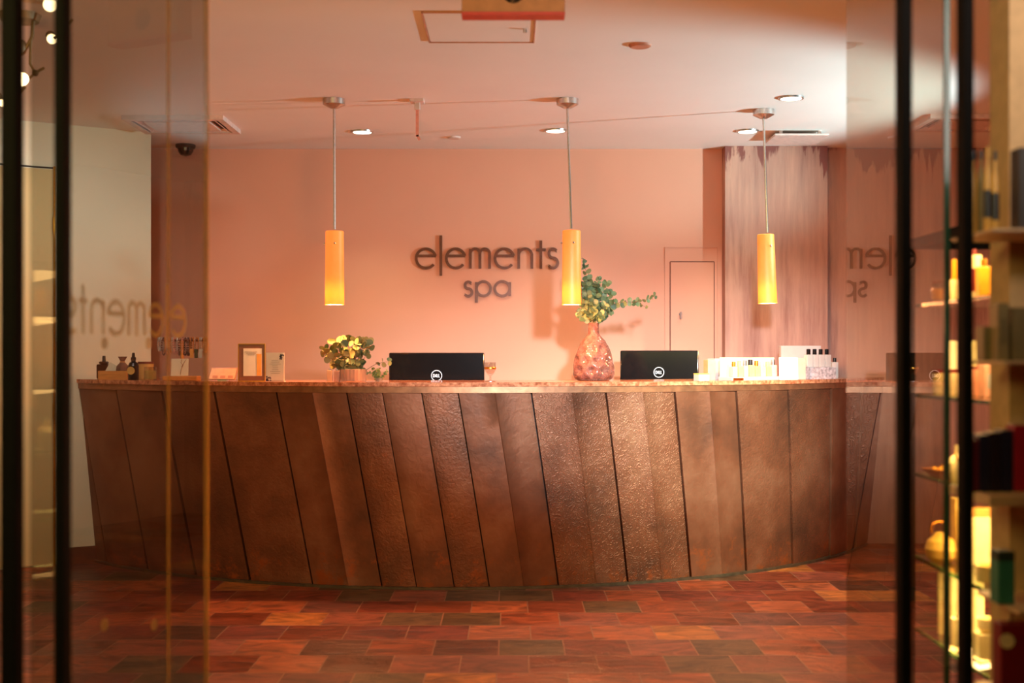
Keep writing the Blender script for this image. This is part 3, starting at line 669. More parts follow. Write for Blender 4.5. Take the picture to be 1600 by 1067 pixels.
def branch(bs, bl, pts, r, l0, l1, pairs, start=0.18, rnd=None):
    pts = [Vector(p) for p in pts]
    # smooth the path
    path = []
    for i in range(len(pts)-1):
        for k in range(6):
            t = k/6; p0 = pts[max(i-1, 0)]; p1 = pts[i]; p2 = pts[i+1]; p3 = pts[min(i+2, len(pts)-1)]
            path.append(0.5*((2*p1)+(p2-p0)*t+(2*p0-5*p1+4*p2-p3)*t*t+(3*p1-p0-3*p2+p3)*t*t*t))
    path.append(pts[-1]); bs.tube(path, r, 6, r*0.4)
    n = len(path)
    for j in range(pairs):
        f = start+(1-start)*min(1, max(0, (j+rnd.uniform(-.45, .45))/max(1, pairs-1))); i = min(n-1, int(f*(n-1))); p = path[i]; tg = (path[min(i+1, n-1)]-path[max(i-1, 0)]).normalized()
        L = l0+(l1-l0)*f; a0 = rnd.uniform(0, PI)
        for k in range(2):
            a = a0+PI*k+rnd.uniform(-.4, .4); q = tg.to_track_quat('Z', 'Y')
            out = q @ Vector((math.cos(a), math.sin(a), rnd.uniform(0.1, 0.7)))
            leaf(bl, p, out, Vector((rnd.uniform(-.9, .9), -1.0, rnd.uniform(-.6, .9))).normalized(), L*rnd.uniform(.8, 1.15), L*rnd.uniform(.75, 1.0))
M_STEM = mat('green_brown_stem', srgb(96, 88, 52), 0.6)
M_LEAF1 = leaf_mat('round_eucalyptus_leaf', (66, 92, 58), (150, 146, 88))
M_LEAF2 = leaf_mat('dark_eucalyptus_leaf', (52, 76, 48), (124, 138, 88))
M_LEAF3 = leaf_mat('small_plant_leaf', (96, 110, 40), (168, 170, 80))
# low bouquet in a woven glass vase
p = on_top(551, 0.20)
t = thing('leafy_bouquet', 'wide low bouquet of round green and yellow leaves under left pendant', 'plant', p)
rnd = random.Random(3); bs, bl = B(), B(); s_ = p.y/F
for k in range(27):
    a = rnd.uniform(0, 2*PI); e = rnd.uniform(0.15, 1.0); R_ = rnd.uniform(0.09, 0.15)
    tx, ty_, tz_ = R_*1.42*math.cos(a)*e, R_*0.9*math.sin(a)*e, 0.100+0.125*math.sqrt(max(0, 1-e*e))+rnd.uniform(-.02, .05)
    branch(bs, bl, [(0.03*math.cos(a), 0.03*math.sin(a), 0.006), (tx*.45, ty_*.45, 0.08), (tx, ty_, tz_)], 0.0022, 0.032, 0.044, 5, rnd=rnd)
branch(bs, bl, [(0.02, 0, 0.02), (0.12, -0.02, 0.09), (0.20, -.01, 0.11)], 0.002, 0.03, 0.03, 5, rnd=rnd)
branch(bs, bl, [(-0.02, 0, 0.02), (-0.12, -0.02, 0.12), (-0.155, -.01, 0.19)], 0.002, 0.03, 0.032, 4, rnd=rnd)
bs.build('stems', M_STEM, t); bl.build('foliage', M_LEAF1, t, ang=60)
M_RIBGLASS = film_mat('frosted_ribbed_glass', srgb(240, 200, 170), 0.55)
vz = B().lathe([(0.055, 0.0), (0.074, 0.004), (0.077, 0.03), (0.077, 0.066), (0.072, 0.068), (0.071, 0.03), (0.066, 0.01), (0, 0.008)], seg=48, fn=lambda r, z, a: r*(1+0.02*math.cos(a*24)))
vz.build('vase', M_RIBGLASS, t, label='ribbed glass bowl vase')
# tall bouquet in a dimpled glass vase
p = on_top(927.5, 0.36); sc = p.y/F
prof = [(0.0, 0), (0.085, 0.0), (0.108, 0.012), (0.119, 0.04), (0.1165, 0.085), (0.108, 0.13), (0.092, 0.18), (0.068, 0.225), (0.042, 0.252), (0.031, 0.268), (0.030, 0.318), (0.034, 0.326), (0.030, 0.327), (0.026, 0.318), (0.027, 0.268), (0.062, 0.222), (0.103, 0.13), (0.113, 0.05), (0.100, 0.012), (0, 0.010)]
def resamp(pr, n=4):
    o = []
    for (a, b_), (c, d) in zip(pr, pr[1:]):
        for k in range(n): o.append((a+(c-a)*k/n, b_+(d-b_)*k/n))
    return o+[pr[-1]]
def dimple(r, z, a):
    if z > 0.235 or z < 0.008 or r < 0.07: return r
    row = round(z/0.058); zz = row*0.058; n = 9; da = (a*n/(2*PI)+0.5*(row % 2)); fa = (da-round(da))*2*PI/n*r/0.030; fz = (z-zz)/0.027
    q_ = fa*fa+fz*fz; return r-0.018*max(0, 1-q_)
vase = thing('glass_vase', 'large dimpled pink glass bottle vase on the desk beneath the middle pendant', 'vase', p)
M_PINKGLASS = film_mat('bubbled_pink_glass', srgb(166, 122, 112), 0.55)
nt = M_PINKGLASS.node_tree
tcv = N(nt, 'ShaderNodeTexCoord'); nv = N(nt, 'ShaderNodeTexNoise', Scale=38.0, Detail=4.0, Roughness=0.7); nt.links.new(tcv.outputs['Object'], nv.inputs['Vector'])
rv = N(nt, 'ShaderNodeValToRGB'); rv.color_ramp.elements[0].position = 0.38; rv.color_ramp.elements[0].color = srgb(150, 98, 88); rv.color_ramp.elements[1].position = 0.66; rv.color_ramp.elements[1].color = srgb(206, 152, 136); nt.links.new(nv.outputs['Fac'], rv.inputs[0])
for n_ in nt.nodes:
    if n_.type in ('BSDF_DIFFUSE', 'BSDF_TRANSLUCENT'): nt.links.new(rv.outputs[0], n_.inputs[0])
gl = N(nt, 'ShaderNodeBsdfGlossy'); gl.inputs['Roughness'].default_value = 0.08
lw = N(nt, 'ShaderNodeLayerWeight', Blend=0.35); out = [n for n in nt.nodes if n.type == 'OUTPUT_MATERIAL'][0]; old = out.inputs[0].links[0].from_socket
mt = N(nt, 'ShaderNodeMath', operation='MULTIPLY'); mt.inputs[1].default_value = 0.55; nt.links.new(lw.outputs['Fresnel'], mt.inputs[0])
mx = N(nt, 'ShaderNodeMixShader'); nt.links.new(mt.outputs[0], mx.inputs[0]); nt.links.new(old, mx.inputs[1]); nt.links.new(gl.outputs[0], mx.inputs[2]); nt.links.new(mx.outputs[0], out.inputs[0])
b = B(); b.lathe(resamp(prof), seg=108, fn=dimple); b.build('bottle_body', M_PINKGLASS, vase, ang=80)
rnd = random.Random(11); bs, bl = B(), B(); q0 = Vector((0, 0, 0))
def vp(px, py, dy=0.0): return Vector(((px-927.5)*sc, dy, (592.5-py)*sc))
tall = thing('eucalyptus_branches', 'tall dark green eucalyptus branches standing in the big pink vase', 'plant', p)
ends = [(912, 404, -.02), (905, 440, .02), (920, 428, .05), (934, 432, -.05), (948, 440, .0), (958, 452, .06), (902, 462, -.05), (915, 455, -.08), (936, 456, .09), (925, 470, -.1), (945, 474, -.07), (905, 485, .04), (955, 482, .02), (915, 440, -.03), (930, 445, .03), (920, 480, .08), (940, 490, -.08)]
for px, py, dy in ends:
    e = vp(px, py, dy); m_ = Vector((e.x*.45, dy*.4, (e.z+0.33)/2+0.0)) if e.z > .4 else Vector((e.x*.6, dy*.6, 0.36))
    branch(bs, bl, [(rnd.uniform(-.01, .01), rnd.uniform(-.01, .01), 0.03), (rnd.uniform(-.008, .008), rnd.uniform(-.008, .008), 0.31), m_, e], 0.0022, 0.050, 0.030, 14, 0.52, rnd=rnd)
branch(bs, bl, [(0.0, 0, 0.05), (0.005, 0, 0.31), vp(945, 482), vp(962, 472, -.02), vp(985, 470, -.03), vp(1003, 468, -.03), vp(1022, 461, -.03)], 0.0022, 0.044, 0.024, 16, 0.42, rnd=rnd)
branch(bs, bl, [vp(985, 470, -.03), vp(998, 474, -.03), vp(1010, 478, -.03)], 0.0015, 0.028, 0.016, 4, rnd=rnd)
bs.build('stems', M_STEM, tall); bl.build('foliage', M_LEAF2, tall, ang=60)
# small plant left of the monitor
p = on_top(592, 0.26)
t = thing('small_plant', 'tiny bright green leafy sprig tucked beside the left monitor', 'plant', p)
bs, bl = B(), B(); rnd = random.Random(5)
for k in range(12):
    a = rnd.uniform(0, 2*PI); r_ = rnd.uniform(.01, .055)
    branch(bs, bl, [(0.012*math.cos(a), 0.012*math.sin(a), 0.002), (r_*.5*math.cos(a), r_*.5*math.sin(a), 0.03), (r_*math.cos(a), r_*.6*math.sin(a), rnd.uniform(.04, .078))], 0.0012, 0.010, 0.012, 7, rnd=rnd)
bs.build('stems', M_STEM, t); bl.build('foliage', M_LEAF3, t, ang=60)
B().lathe([(0, 0), (0.018, 0), (0.021, 0.018), (0.017, 0.019), (0, 0.014)], seg=20).build('pot', M_RIBGLASS, t)

# ------------------------------------------------------------ small goods
def box_item(name, label, cat, loc, w, h, d, m, rz=0.0, group=None, bev=0.0015, lid=None, lid_h=0.25, lab=None, rx=0.0):
    t = thing(name, label, cat, loc, rz, group)
    hb = h*(1-lid_h) if lid else h
    c = B().box((0, 0, hb/2), (w, d, hb), bev=bev).build('body', m, t, flat=True)
    if lid: B().box((0, 0, h-h*lid_h/2), (w*1.02, d*1.02, h*lid_h), bev=bev).build('lid', lid, t, flat=True)
    if lab: B().box((0, -d/2-0.0004, hb*0.5), (w*0.6, 0.0008, hb*0.45)).build('label_patch', lab, t, flat=True)
    return t
def bottle(name, label, cat, loc, r, h, m, cap, neck=0.35, group=None, capr=0.45, square=False, lab=None, capf=0.22):
    t = thing(name, label, cat, loc, 0, group)
    hb = h*(1-capf)
    if square: B().box((0, 0, hb/2), (2*r, 1.6*r, hb), bev=r*0.12).build('body', m, t)
    else: B().lathe([(0, 0), (r*.92, 0), (r, h*.02), (r, hb*(1-neck)), (r*.85, hb*(1-neck*.7)), (r*neck*1.1, hb*(1-neck*.25)), (r*neck, hb), (0, hb)], seg=26).build('body', m, t)
    B().lathe([(0, 0), (r*capr, 0), (r*capr*1.02, h*capf*.1), (r*capr, h*capf*.95), (0, h*capf)], c=(0, 0, hb), seg=22).build('cap', cap, t)
    if lab:
        if square: B().box((0, -0.8*r-0.0005, hb*.45), (1.5*r, 0.001, hb*.5)).build('label_patch', lab, t, flat=True)
        else: B().lathe([(r*1.01, hb*.18), (r*1.01, hb*(1-neck)*.85), (r*1.002, hb*(1-neck)*.85), (r*1.002, hb*.18), (r*1.01, hb*.18)], seg=26).build('label_patch', lab, t)
    return t
def candle(name, label, cat, loc, r, h, glass, wax, lid=None, group=None):
    t = thing(name, label, cat, loc, 0, group)
    B().lathe([(0, 0), (r*.95, 0), (r, .004), (r, h), (r*.94, h), (r*.93, .008), (0, .007)], seg=28).build('glass_jar', glass, t)
    B().lathe([(0, .0075), (r*.91, .0085), (r*.91, h*.72), (0, h*.72)], seg=24).build('wax', wax, t)
    if lid: B().lathe([(0, h*.98), (r*1.02, h*.98), (r*1.02, h*1.12), (0, h*1.13)], seg=28).build('lid', lid, t)
    return t
M_WAX = mat('yellow_wax', srgb(236, 196, 110), 0.5, sss=0.3)
M_REDLID = mat('red_brown_lid', srgb(112, 44, 28), 0.45)
M_YLABEL = mat('ochre_label', srgb(206, 160, 84), 0.55)
S = lambda v: v.y/F       # metres per pixel at that depth
# reed diffuser
p = on_top(162, 0.16); s_ = S(p)
t = thing('reed_diffuser', 'brown reed diffuser bottle at the far left end of the desk', 'diffuser', p)
B().box((0, 0, 0.045), (21*s_, 0.06, 0.09), bev=0.007).box((0, 0, 0.099), (15*s_, 0.045, 0.018), bev=0.008).build('bottle_body', M_AMBERB, t)
B().cyl((0, 0, 0.10), (0, 0, 0.142), 0.014, 0.012).build('collar', M_BLACK, t)
b = B(); rnd = random.Random(2)
for k in range(8): b.tube([(0, 0, 0.13), (-0.030+rnd.uniform(-.016, .016), rnd.uniform(-.02, .02), 0.235+rnd.uniform(-.01, .02))], 0.0016, 5)
b.build('reeds', mat('dark_reed', srgb(120, 72, 40), 0.7), t)
# tan tray with pouch and card
p = on_top(179.5, 0.09); s_ = S(p)
bt = thing('wooden_box', 'plain tan wooden box in front of the reed diffuser', 'box', p)
b = B(); w, h, d = 45*s_, 0.052, 0.09
for cx, cy, sx, sy in ((0, -d/2+.004, w, .008), (0, d/2-.004, w, .008), (-w/2+.004, 0, .008, d-.016), (w/2-.004, 0, .008, d-.016)): b.box((cx, cy, h/2), (sx, sy, h))
b.box((0, 0, .004), (w-.016, d-.016, .008)); b.build('tray', M_TAN, bt, flat=True)
q_ = p+Vector((0.045, 0.0, 0.0085))
t = thing('gauze_pouch', 'dark gauze drawstring pouch standing in the tan wooden box', 'pouch', q_)
B().lathe([(0, 0), (0.032, 0.0), (0.040, 0.03), (0.036, 0.07), (0.014, 0.094), (0.012, 0.100), (0.024, 0.122), (0.028, 0.128), (0.022, 0.126), (0, 0.10)], seg=30, sy=0.7, fn=lambda r, z, a: r*(1+0.06*math.sin(7*a))).build('cloth', mat('brown_gauze', srgb(124, 84, 64), 0.7, 0, .3, 30), t)
B().lathe([(0.0145, 0.092), (0.0165, 0.096), (0.0145, 0.100)], seg=20, sy=0.7).build('cord', M_TAN, t)
q_ = p+Vector((-0.028, 0.01, 0.0085))
o = B().box((0, 0, 0.045), (0.055, 0.001, 0.085), ry=0.5).build('price_card', M_CREAMC, loc=q_, flat=True); tag(o, 'small pale card leaning in the tan wooden box', 'card')
# black spray bottle
p = on_top(208.5, 0.05); s_ = S(p)
t = thing('spray_bottle', 'black spray bottle with a round tan label', 'bottle', p)
B().lathe([(0, 0), (0.029, 0), (0.031, 0.004), (0.031, 0.082), (0.024, 0.100), (0.013, 0.108), (0.0125, 0.116), (0, 0.116)], seg=28).build('body', M_GLOSSBLK, t)
B().lathe([(0, 0.116), (0.015, 0.116), (0.015, 0.132), (0.009, 0.134), (0.008, 0.158), (0, 0.160)], seg=20).build('cap', M_BLACK, t)
b = B(); b.lathe([(0, -.0005), (0.023, -.0005), (0.023, .0005), (0, .0005)], seg=28); o = b.build('label_patch', M_YLABEL, t, loc=(-0.006, -0.0318, 0.055)); o.rotation_euler = (PI/2, 0, -0.1)
# jar behind, then candle
p = on_top(228, 0.21); s_ = S(p)
candle('storage_jar', 'squat tan jar with a red brown lid behind the yellow candle', 'jar', p, 0.046, 0.095, mat('tan_jar', srgb(206, 160, 90), 0.4), M_WAX, M_REDLID)
p = on_top(235, 0.05)
candle('candle', 'yellow wax candle in clear glass beside the black spray bottle', 'candle', p, 0.037, 0.078, M_CLEAR, M_WAX)
# bracelet display
p = on_top(284, 0.11); s_ = S(p)
stand = thing('bracelet_stand', 'wooden T-bar jewellery stand on the left part of the desk', 'display stand', p)
B().box((0, 0, 0.013), (54*s_, 0.10, 0.026), bev=0.004).build('base', M_TAN, stand)
B().cyl((0, 0.01, 0.026), (0, 0.01, 0.232), 0.010, seg=16).build('post', M_TAN, stand)
bar = B(); bar.cyl((-38*s_, 0.01, 0.232), (39*s_, 0.01, 0.232), 0.009, seg=16); bar.build('crossbar', mat('dark_wood', srgb(112, 64, 40), 0.5), stand)
MB_ = [mat('silver_beads', (0.60, 0.55, 0.52, 1), 0.3, 0.7, .4, 300), mat('amber_beads', srgb(206, 128, 52), 0.3, 0.2, .3, 300), mat('rose_beads', srgb(210, 150, 140), 0.3, 0.2, .3, 300), mat('dark_beads', srgb(96, 62, 56), 0.3, 0.1, .4, 300)]
protos = []
for kk in range(4):
    b = B(); n = 22; Lh = 0.037+0.004*kk
    for i in range(n):
        a = 2*PI*i/n; b.sphere((0.0, 0.0135*math.sin(a), -Lh+0.0118+Lh*math.cos(a)*1.0), 0.0044, seg=6)
    protos.append((b, Lh))
bn = ['silver', 'amber', 'rose', 'dark']; used = {}
for k in range(40):
    kk = random.Random(k*7+1).choice([0, 0, 1, 2, 3]) if k < 23 else random.Random(k).choice([1, 1, 0, 3])
    x = p.x+(-36.5+k*1.88)*s_; loc = (x, p.y+0.01, p.z+0.232)
    if kk not in used:
        o = protos[kk][0].build('bracelet', MB_[kk], loc=loc); used[kk] = o
    else:
        o = used[kk].copy(); COL.objects.link(o); o.location = loc
    o.rotation_euler = (0, 0, random.Random(k).uniform(-1.2, 1.2))
    tag(o, bn[kk]+' bead bracelet hanging among many on the jewellery stand', 'bracelet', bn[kk]+' bracelets on the jewellery stand')
for kk in range(4):
    if kk not in used: protos[kk][0].bm.free()
# tags hanging on the bar
for x_, m_, l_ in ((300, mat('amber_tag', srgb(222, 160, 80), 0.5), 'amber price tag hanging under the right arm of the jewellery stand'), (307, mat('green_tag', srgb(60, 70, 44), 0.5), 'dark green tag hanging between amber and white tags'), (313.5, M_WHITE, 'white tag hanging near the right end of the jewellery stand')):
    X_ = p.x+(x_-284)*s_; tg = thing('hanging_tag', l_, 'tag', (X_, p.y-0.006, p.z+0.222))
    B().tube([(0, 0, 0.0), (0, -0.002, -0.045)], 0.0008, 5).build('string', M_TAN, tg)
    B().box((0, -0.002, -0.068), (0.020, 0.002, 0.050), bev=0.0006).build('card', m_, tg, flat=True)
q_ = p+Vector((-0.004, -0.028, 0.0265)); cd = thing('necklace_card', 'cream card with a thin cord leaning on the jewellery stand', 'card', q_)
B().box((0, 0, 0.049), (27*s_, 0.003, 0.098), rx=-0.12).build('card', M_CREAMC, cd, flat=True)
B().tube([(0.012, -0.003, 0.094), (0.008, -0.006, 0.075), (0.020, -0.006, 0.062), (0.010, -0.006, 0.04), (0.006, -0.010, 0.006)], 0.0012, 6).tube([(0.038, -0.002, 0.095), (0.022, -0.006, 0.07), (0.012, -0.006, 0.05)], 0.0012, 6).build('cord', mat('brown_cord', srgb(122, 76, 40), 0.7), cd)
# slanted card holder
p = on_top(347, 0.08); s_ = S(p)
t = thing('card_holder', 'low slanted clear holder with a pinkish card, left of the gold frame', 'card holder', p)
b = B()
v = [(-24, 0, 2), (21, 0, 2), (24, .03, 21), (-19, .03, 21)]
for off in (0.0,):
    f = [b.bm.verts.new((x*s_, y+off, z*s_)) for x, y, z in v]; g = [b.bm.verts.new((x*s_, y+off+.004, z*s_-.001)) for x, y, z in v]
    b.bm.faces.new(f); b.bm.faces.new(g[::-1])
    for i in range(4): b.bm.faces.new((f[i], g[i], g[(i+1) % 4], f[(i+1) % 4]))
b.build('holder', mat('acrylic_edge', srgb(190, 140, 104), 0.2), t, flat=True)
b = B(); v = [(-21, -.0015, 3.2), (19, -.0015, 3.2), (21.5, .0265, 19.5), (-17.5, .0265, 19.5)]
f = [b.bm.verts.new((x*s_, y, z*s_)) for x, y, z in v]; g = [b.bm.verts.new((x*s_, y-.001, z*s_+.0005)) for x, y, z in v]
b.bm.faces.new(g)
for i in range(4): b.bm.faces.new((f[i], g[i], g[(i+1) % 4], f[(i+1) % 4]))
b.build('card', mat('blush_card', srgb(238, 196, 170), 0.5), t, flat=True)
b = B()
for k in range(3): b.box(((-11+k*12)*s_, 0.0025, 6.6*s_), (8*s_, 0.0022, 4.2*s_), rx=-0.4)
b.build('printed_blocks', mat('rose_print', srgb(212, 150, 130), 0.5), t, flat=True)
B().box((0, 0.02, 0.004), (0.05, 0.05, 0.008)).build('foot', M_CHROME, t, flat=True)
# gold frame with paper
p = on_top(393.5, 0.06); s_ = S(p)
t = thing('picture_frame', 'thin gold frame around a printed white sheet standing on the desk', 'frame', p)
w, h = 42.5*s_, 59*s_; b = B(); e = 0.0042
for cx, cz, sx, sz in ((0, e/2, w, e), (0, h-e/2, w, e), (-w/2+e/2, h/2, e, h-2*e), (w/2-e/2, h/2, e, h-2*e)): b.box((cx, 0, cz), (sx, 0.014, sz))
b.build('frame', M_BRASS, t, flat=True)
B().box((0, 0, h/2), (w-2*e, 0.004, h-2*e)).build('mat_board', mat('smoky_mat', srgb(146, 96, 82), 0.35), t, flat=True)
B().box((1.5*s_, -0.003, 30*s_), (29*s_, 0.002, 43*s_)).build('sheet', M_WHITE2, t, flat=True)
B().box((11.5*s_, -0.0045, 26*s_), (7.5*s_, 0.001, 34*s_)).build('orange_block', mat('orange_print', srgb(238, 176, 92), 0.5), t, flat=True)
b = B()
for k in range(3): b.box((-1*s_, -0.0045, (46-k*2.2)*s_), ((19-k*4)*s_, 0.001, 0.8*s_))
b.build('printed_lines', mat('grey_print', (0.45, 0.42, 0.42, 1), 0.6), t, flat=True)
# white sign holder with blue flowers
p = on_top(430, 0.045); s_ = S(p)
t = thing('menu_stand', 'white printed card with blue flower corners in an upright clear holder', 'menu stand', p)
w, h = 29*s_, 45*s_
B().box((0, 0, h/2+.002), (w, 0.004, h)).box((0, 0.02, .0015), (w, 0.05, 0.003)).build('holder', mat('clear_plastic', (0.8, 0.72, 0.68, 1), 0.15), t, flat=True)
B().box((0, -0.0028, h/2+.003), (w*0.93, 0.0014, h*0.94)).build('sheet', M_WHITE2, t, flat=True)
b = B(); rnd = random.Random(4)
for cx, cz, n in ((0.7, 0.86, 16), (-0.7, 0.10, 18)):
    for k in range(n): b.box(((cx+rnd.uniform(-.22, .22))*w/2, -0.0038, (cz+rnd.uniform(-.08, .08))*h), (rnd.uniform(.004, .010), 0.0006, rnd.uniform(.004, .008)), ry=rnd.uniform(0, 3))
b.build('flower_print', mat('slate_blue_print', srgb(104, 104, 130), 0.6, 0, .5, 200), t, flat=True)
b = B()
for k in range(8): b.box((rnd.uniform(-.02, .02)*w, -0.0038, h*(0.74-k*0.065)), (w*rnd.uniform(.3, .62), 0.0006, 0.0022))
b.build('printed_lines', mat('grey_print', (0.45, 0.42, 0.42, 1), 0.6), t, flat=True)
# little bottles by the bouquet
for px_, h_, l_ in ((515.5, 0.070, 'small pale bottle left of the ribbed vase, leftmost of two'), (526.5, 0.068, 'small grey bottle touching the left side of the ribbed vase')):
    p = on_top(px_, 0.14)
    bottle('small_bottle', l_, 'bottle', p, 0.0155, h_, mat('pale_glass' if px_ < 520 else 'grey_glass', srgb(214, 176, 140) if px_ < 520 else srgb(172, 140, 120), 0.2), M_CHROME, square=True, capf=.12)
# goblet
p = on_top(766, 0.20); s_ = S(p)
t = thing('glass_goblet', 'clear glass goblet with a gold band right of the left monitor', 'glass', p)
B().lathe([(0, 0), (0.028, 0), (0.029, 0.003), (0.006, 0.008), (0.005, 0.03), (0.018, 0.042), (0.030, 0.062), (0.031, 0.105), (0.029, 0.105), (0.028, 0.064), (0.016, 0.046), (0, 0.042)], seg=30).build('bowl', M_CLEAR, t)
B().lathe([(0.0312, 0.068), (0.0322, 0.070), (0.0322, 0.078), (0.0312, 0.080)], seg=30).build('gold_band', M_BRASS, t)
B().lathe([(0, 0.0), (0.030, 0.0), (0.030, 0.0028), (0, 0.0028)], seg=24).build('base', M_CHROME, t)

# right-hand products
def rtop(px, inset=0.10): return on_top(px, inset)
p = rtop(1096, 0.10); s_ = S(p)
box_item('soap_box', 'small yellow ended white box right of the turned monitor', 'box', p, 20*s_, 0.042, 0.05, M_WHITE, 0.5, lab=None, lid=mat('yellow_card', srgb(240, 196, 90), 0.5), lid_h=0.16)
p = rtop(1120, 0.27)
box_item('gift_box', 'upright white carton behind the left end of the white tray', 'box', p, 22*S(p), 0.125, 0.07, M_WHITE, 0.55, lab=None)
p = rtop(1108, 0.20)
box_item('gift_box', 'upright peach carton left of the white upright carton', 'box', p, 12*S(p), 0.118, 0.06, mat('peach_card', srgb(246, 180, 130), 0.5), 0.3)
# long white tray: curved with the desk
p = rtop(1177, 0.125); s_ = S(p); rzt = math.atan2(p.x-CX, CY-p.y)
tray = thing('display_tray', 'long low white tray carrying perfume bottles on the right', 'tray', p, rzt)
B().box((0, 0, 0.010), (0.46, 0.11, 0.020), bev=0.002).build('base', M_WHITE, tray, flat=True)
B().box((0, 0.048, 0.075), (0.45, 0.006, 0.112), bev=0.001).build('back_board', M_WHITE, tray, flat=True)
B().box((-0.18, -0.058, 0.008), (0.08, 0.004, 0.012)).build('copper_strip', M_BRASS, tray, flat=True)
ex_ = Vector((math.cos(rzt), math.sin(rzt), 0)); ey_ = Vector((-math.sin(rzt), math.cos(rzt), 0))
M_PERF = mat('pale_perfume', srgb(214, 186, 130), 0.15); M_PERF2 = mat('white_frosted_bottle', srgb(196, 180, 170), 0.25); M_GOLDCAP = mat('gold_cap', srgb(214, 140, 50), 0.3, 0.8)
row = [(-0.205, M_PERF2, M_GOLDCAP, .018, .088, 'white bottle with gold cap, leftmost on the white tray'), (-0.155, M_PERF, M_PERF, .019, .092, 'pale yellow bottle, second from left on the white tray'),
       (-0.105, M_PERF2, M_CHROME, .017, .095, 'white bottle with silver cap left of the black capped one'), (-0.055, M_PERF, M_BLACK, .022, .100, 'pale bottle with wide black cap on the white tray'),
       (0.0, M_PERF, M_GOLDCAP, .019, .092, 'pale bottle with gold cap right of the black capped one'), (0.05, M_PERF2, M_PERF2, .020, .085, 'all white bottle near the tray centre'),
       (0.105, M_PERF, M_PERF, .018, .088, 'pale bottle, second from the right on the white tray'), (0.155, M_PERF2, M_CHROME, .020, .100, 'white bottle with slim silver cap, rightmost on the tray')]
for dx, mb, mc, r_, h_, l_ in row:
    q_ = p+ex_*(dx*0.9+0.012)+ey_*(-0.012); q_.z += 0.0205
    t_ = bottle('perfume_bottle', l_, 'bottle', q_, r_, h_, mb, mc, group='bottles on the white tray', square=True, capf=.34, capr=.62)
    t_.rotation_euler.z = rzt
# large white card
p = rtop(1232, 0.03); s_ = S(p)
cd = thing('display_card', 'large blank white card standing at the right end of the tray', 'card', p, 0.15)
B().box((0, 0, 0.066), (31*s_, 0.003, 0.132), rx=-0.06).build('card', M_WHITE, cd, flat=True)
B().box((0, 0.013, 0.055), (0.03, 0.002, 0.110), rx=0.14).build('easel_leg', M_WHITE, cd, flat=True)
# box group at far right
p = rtop(1250, 0.30); s_ = S(p)
box_item('gift_box', 'tall white carton standing behind the black capped bottles', 'box', p, 64*s_, 0.205, 0.04, M_WHITE, 0.1)
p = rtop(1279, 0.11); s_ = S(p)
gb = box_item('gift_box', 'grey printed display box under the black capped bottles', 'box', p, 50*s_, 0.072, 0.09, M_GREYBOX, 0.45, lid=None)
p2 = rtop(1249, 0.115)
box_item('gift_box', 'pinkish white carton left of the grey display box', 'box', p2, 15*S(p2), 0.128, 0.05, mat('pinkish_card', srgb(206, 176, 160), 0.5), 0.3)
rz2 = 0.45; e2 = Vector((math.cos(rz2), math.sin(rz2), 0))
for k in range(4):
    q_ = p+e2*(-0.078+k*0.047)+Vector((0, 0, 0.0725))
    t_ = bottle('tonic_bottle', ['white bottle with black cap, leftmost on the grey box', 'white bottle with black cap, second from left on the grey box', 'white bottle with black cap, third from left on the grey box', 'white bottle with black cap, rightmost on the grey box'][k], 'bottle', q_, 0.0215, 0.112, M_WHITE, M_GLOSSBLK, square=True, capf=.32, capr=.58, group='black capped bottles on the grey box')
    t_.rotation_euler.z = rz2
p3 = rtop(1304, 0.16)
bottle('tonic_bottle', 'white bottle with black cap standing behind the right end of grey box', 'bottle', p3, 0.02, 0.13, M_WHITE, M_BLACK, square=True, capf=.22, capr=.55)

# ------------------------------------------------------------ entrance: black posts and glass doors
POSTY = 2.55
def post(px, wpx, label, y=POSTY, d=0.045):
    x = at(px, y); w = wpx*y/F
    t = thing('door_post', label, 'post', (x, y, 0))
    B().box((0, 0, CEIL/2), (w, d, CEIL), bev=0.002).build('upright', M_DARKSTEEL, t, flat=True)
    B().box((0, 0, 0.004), (w*1.0+0.012, d+0.012, 0.008)).build('floor_plate', M_DARKSTEEL, t, flat=True)
post(19, 24, 'wide black metal post at the far left edge')
post(98, 16, 'thin black metal post at left, second from the edge')
post(1412, 17, 'thin black metal post at right, nearest the desk end')
post(1508, 16, 'thin black metal post at right in front of the lit shelves')
def glass_door(name, a, b_, m, label, edges):
    a = Vector(a); b_ = Vector(b_); d = b_-a; L = d.length; t = thing(name, label, 'glass door', (a.x, a.y, 0), math.atan2(d.y, d.x))
    B().box((L/2, 0, 1.33), (L, 0.010, 2.62)).build('glass_pane', m, t, flat=True)
    for f, wd_, me_, l_ in edges:
        B().box((f*L, 0, 1.33), (wd_, 0.013, 2.62)).build('edge_strip', me_, t, flat=True, label=l_)
    B().box((L/2, 0, 0.011), (L, 0.03, 0.018)).build('bottom_rail', M_DARKSTEEL, t, flat=True)
    B().box((L/2, 0, 2.65), (L, 0.03, 0.016)).build('top_rail', M_DARKSTEEL, t, flat=True)
    return t
M_STRIP = film_mat('amber_glint', srgb(250, 200, 100), 0.34)  # amber tint paints the glint of the lit glass edges
LA, LB = Vector((-1.04, 3.0)), Vector((-0.872, 3.65))
gd = glass_door('glass_door', LA, LB, M_GLASSDOOR_L, 'open glass door on the left carrying mirrored amber lettering', [(1.0, 0.010, M_STRIP, 'glass edge tinted with its amber glint')])
XR = 1.042
glass_door('glass_door', (XR, 3.07), (XR, 3.97), M_GLASSDOOR_R, 'open glass door on the right reflecting the wall sign', [(0.0, 0.012, M_EDGEGREEN, 'dark green glass edge')])
glass_door('glass_sidelight', (-0.975, 2.60), (-0.935, 2.695), M_GLASSDOOR_L, 'narrow angled glass strip between the two left black posts', [])
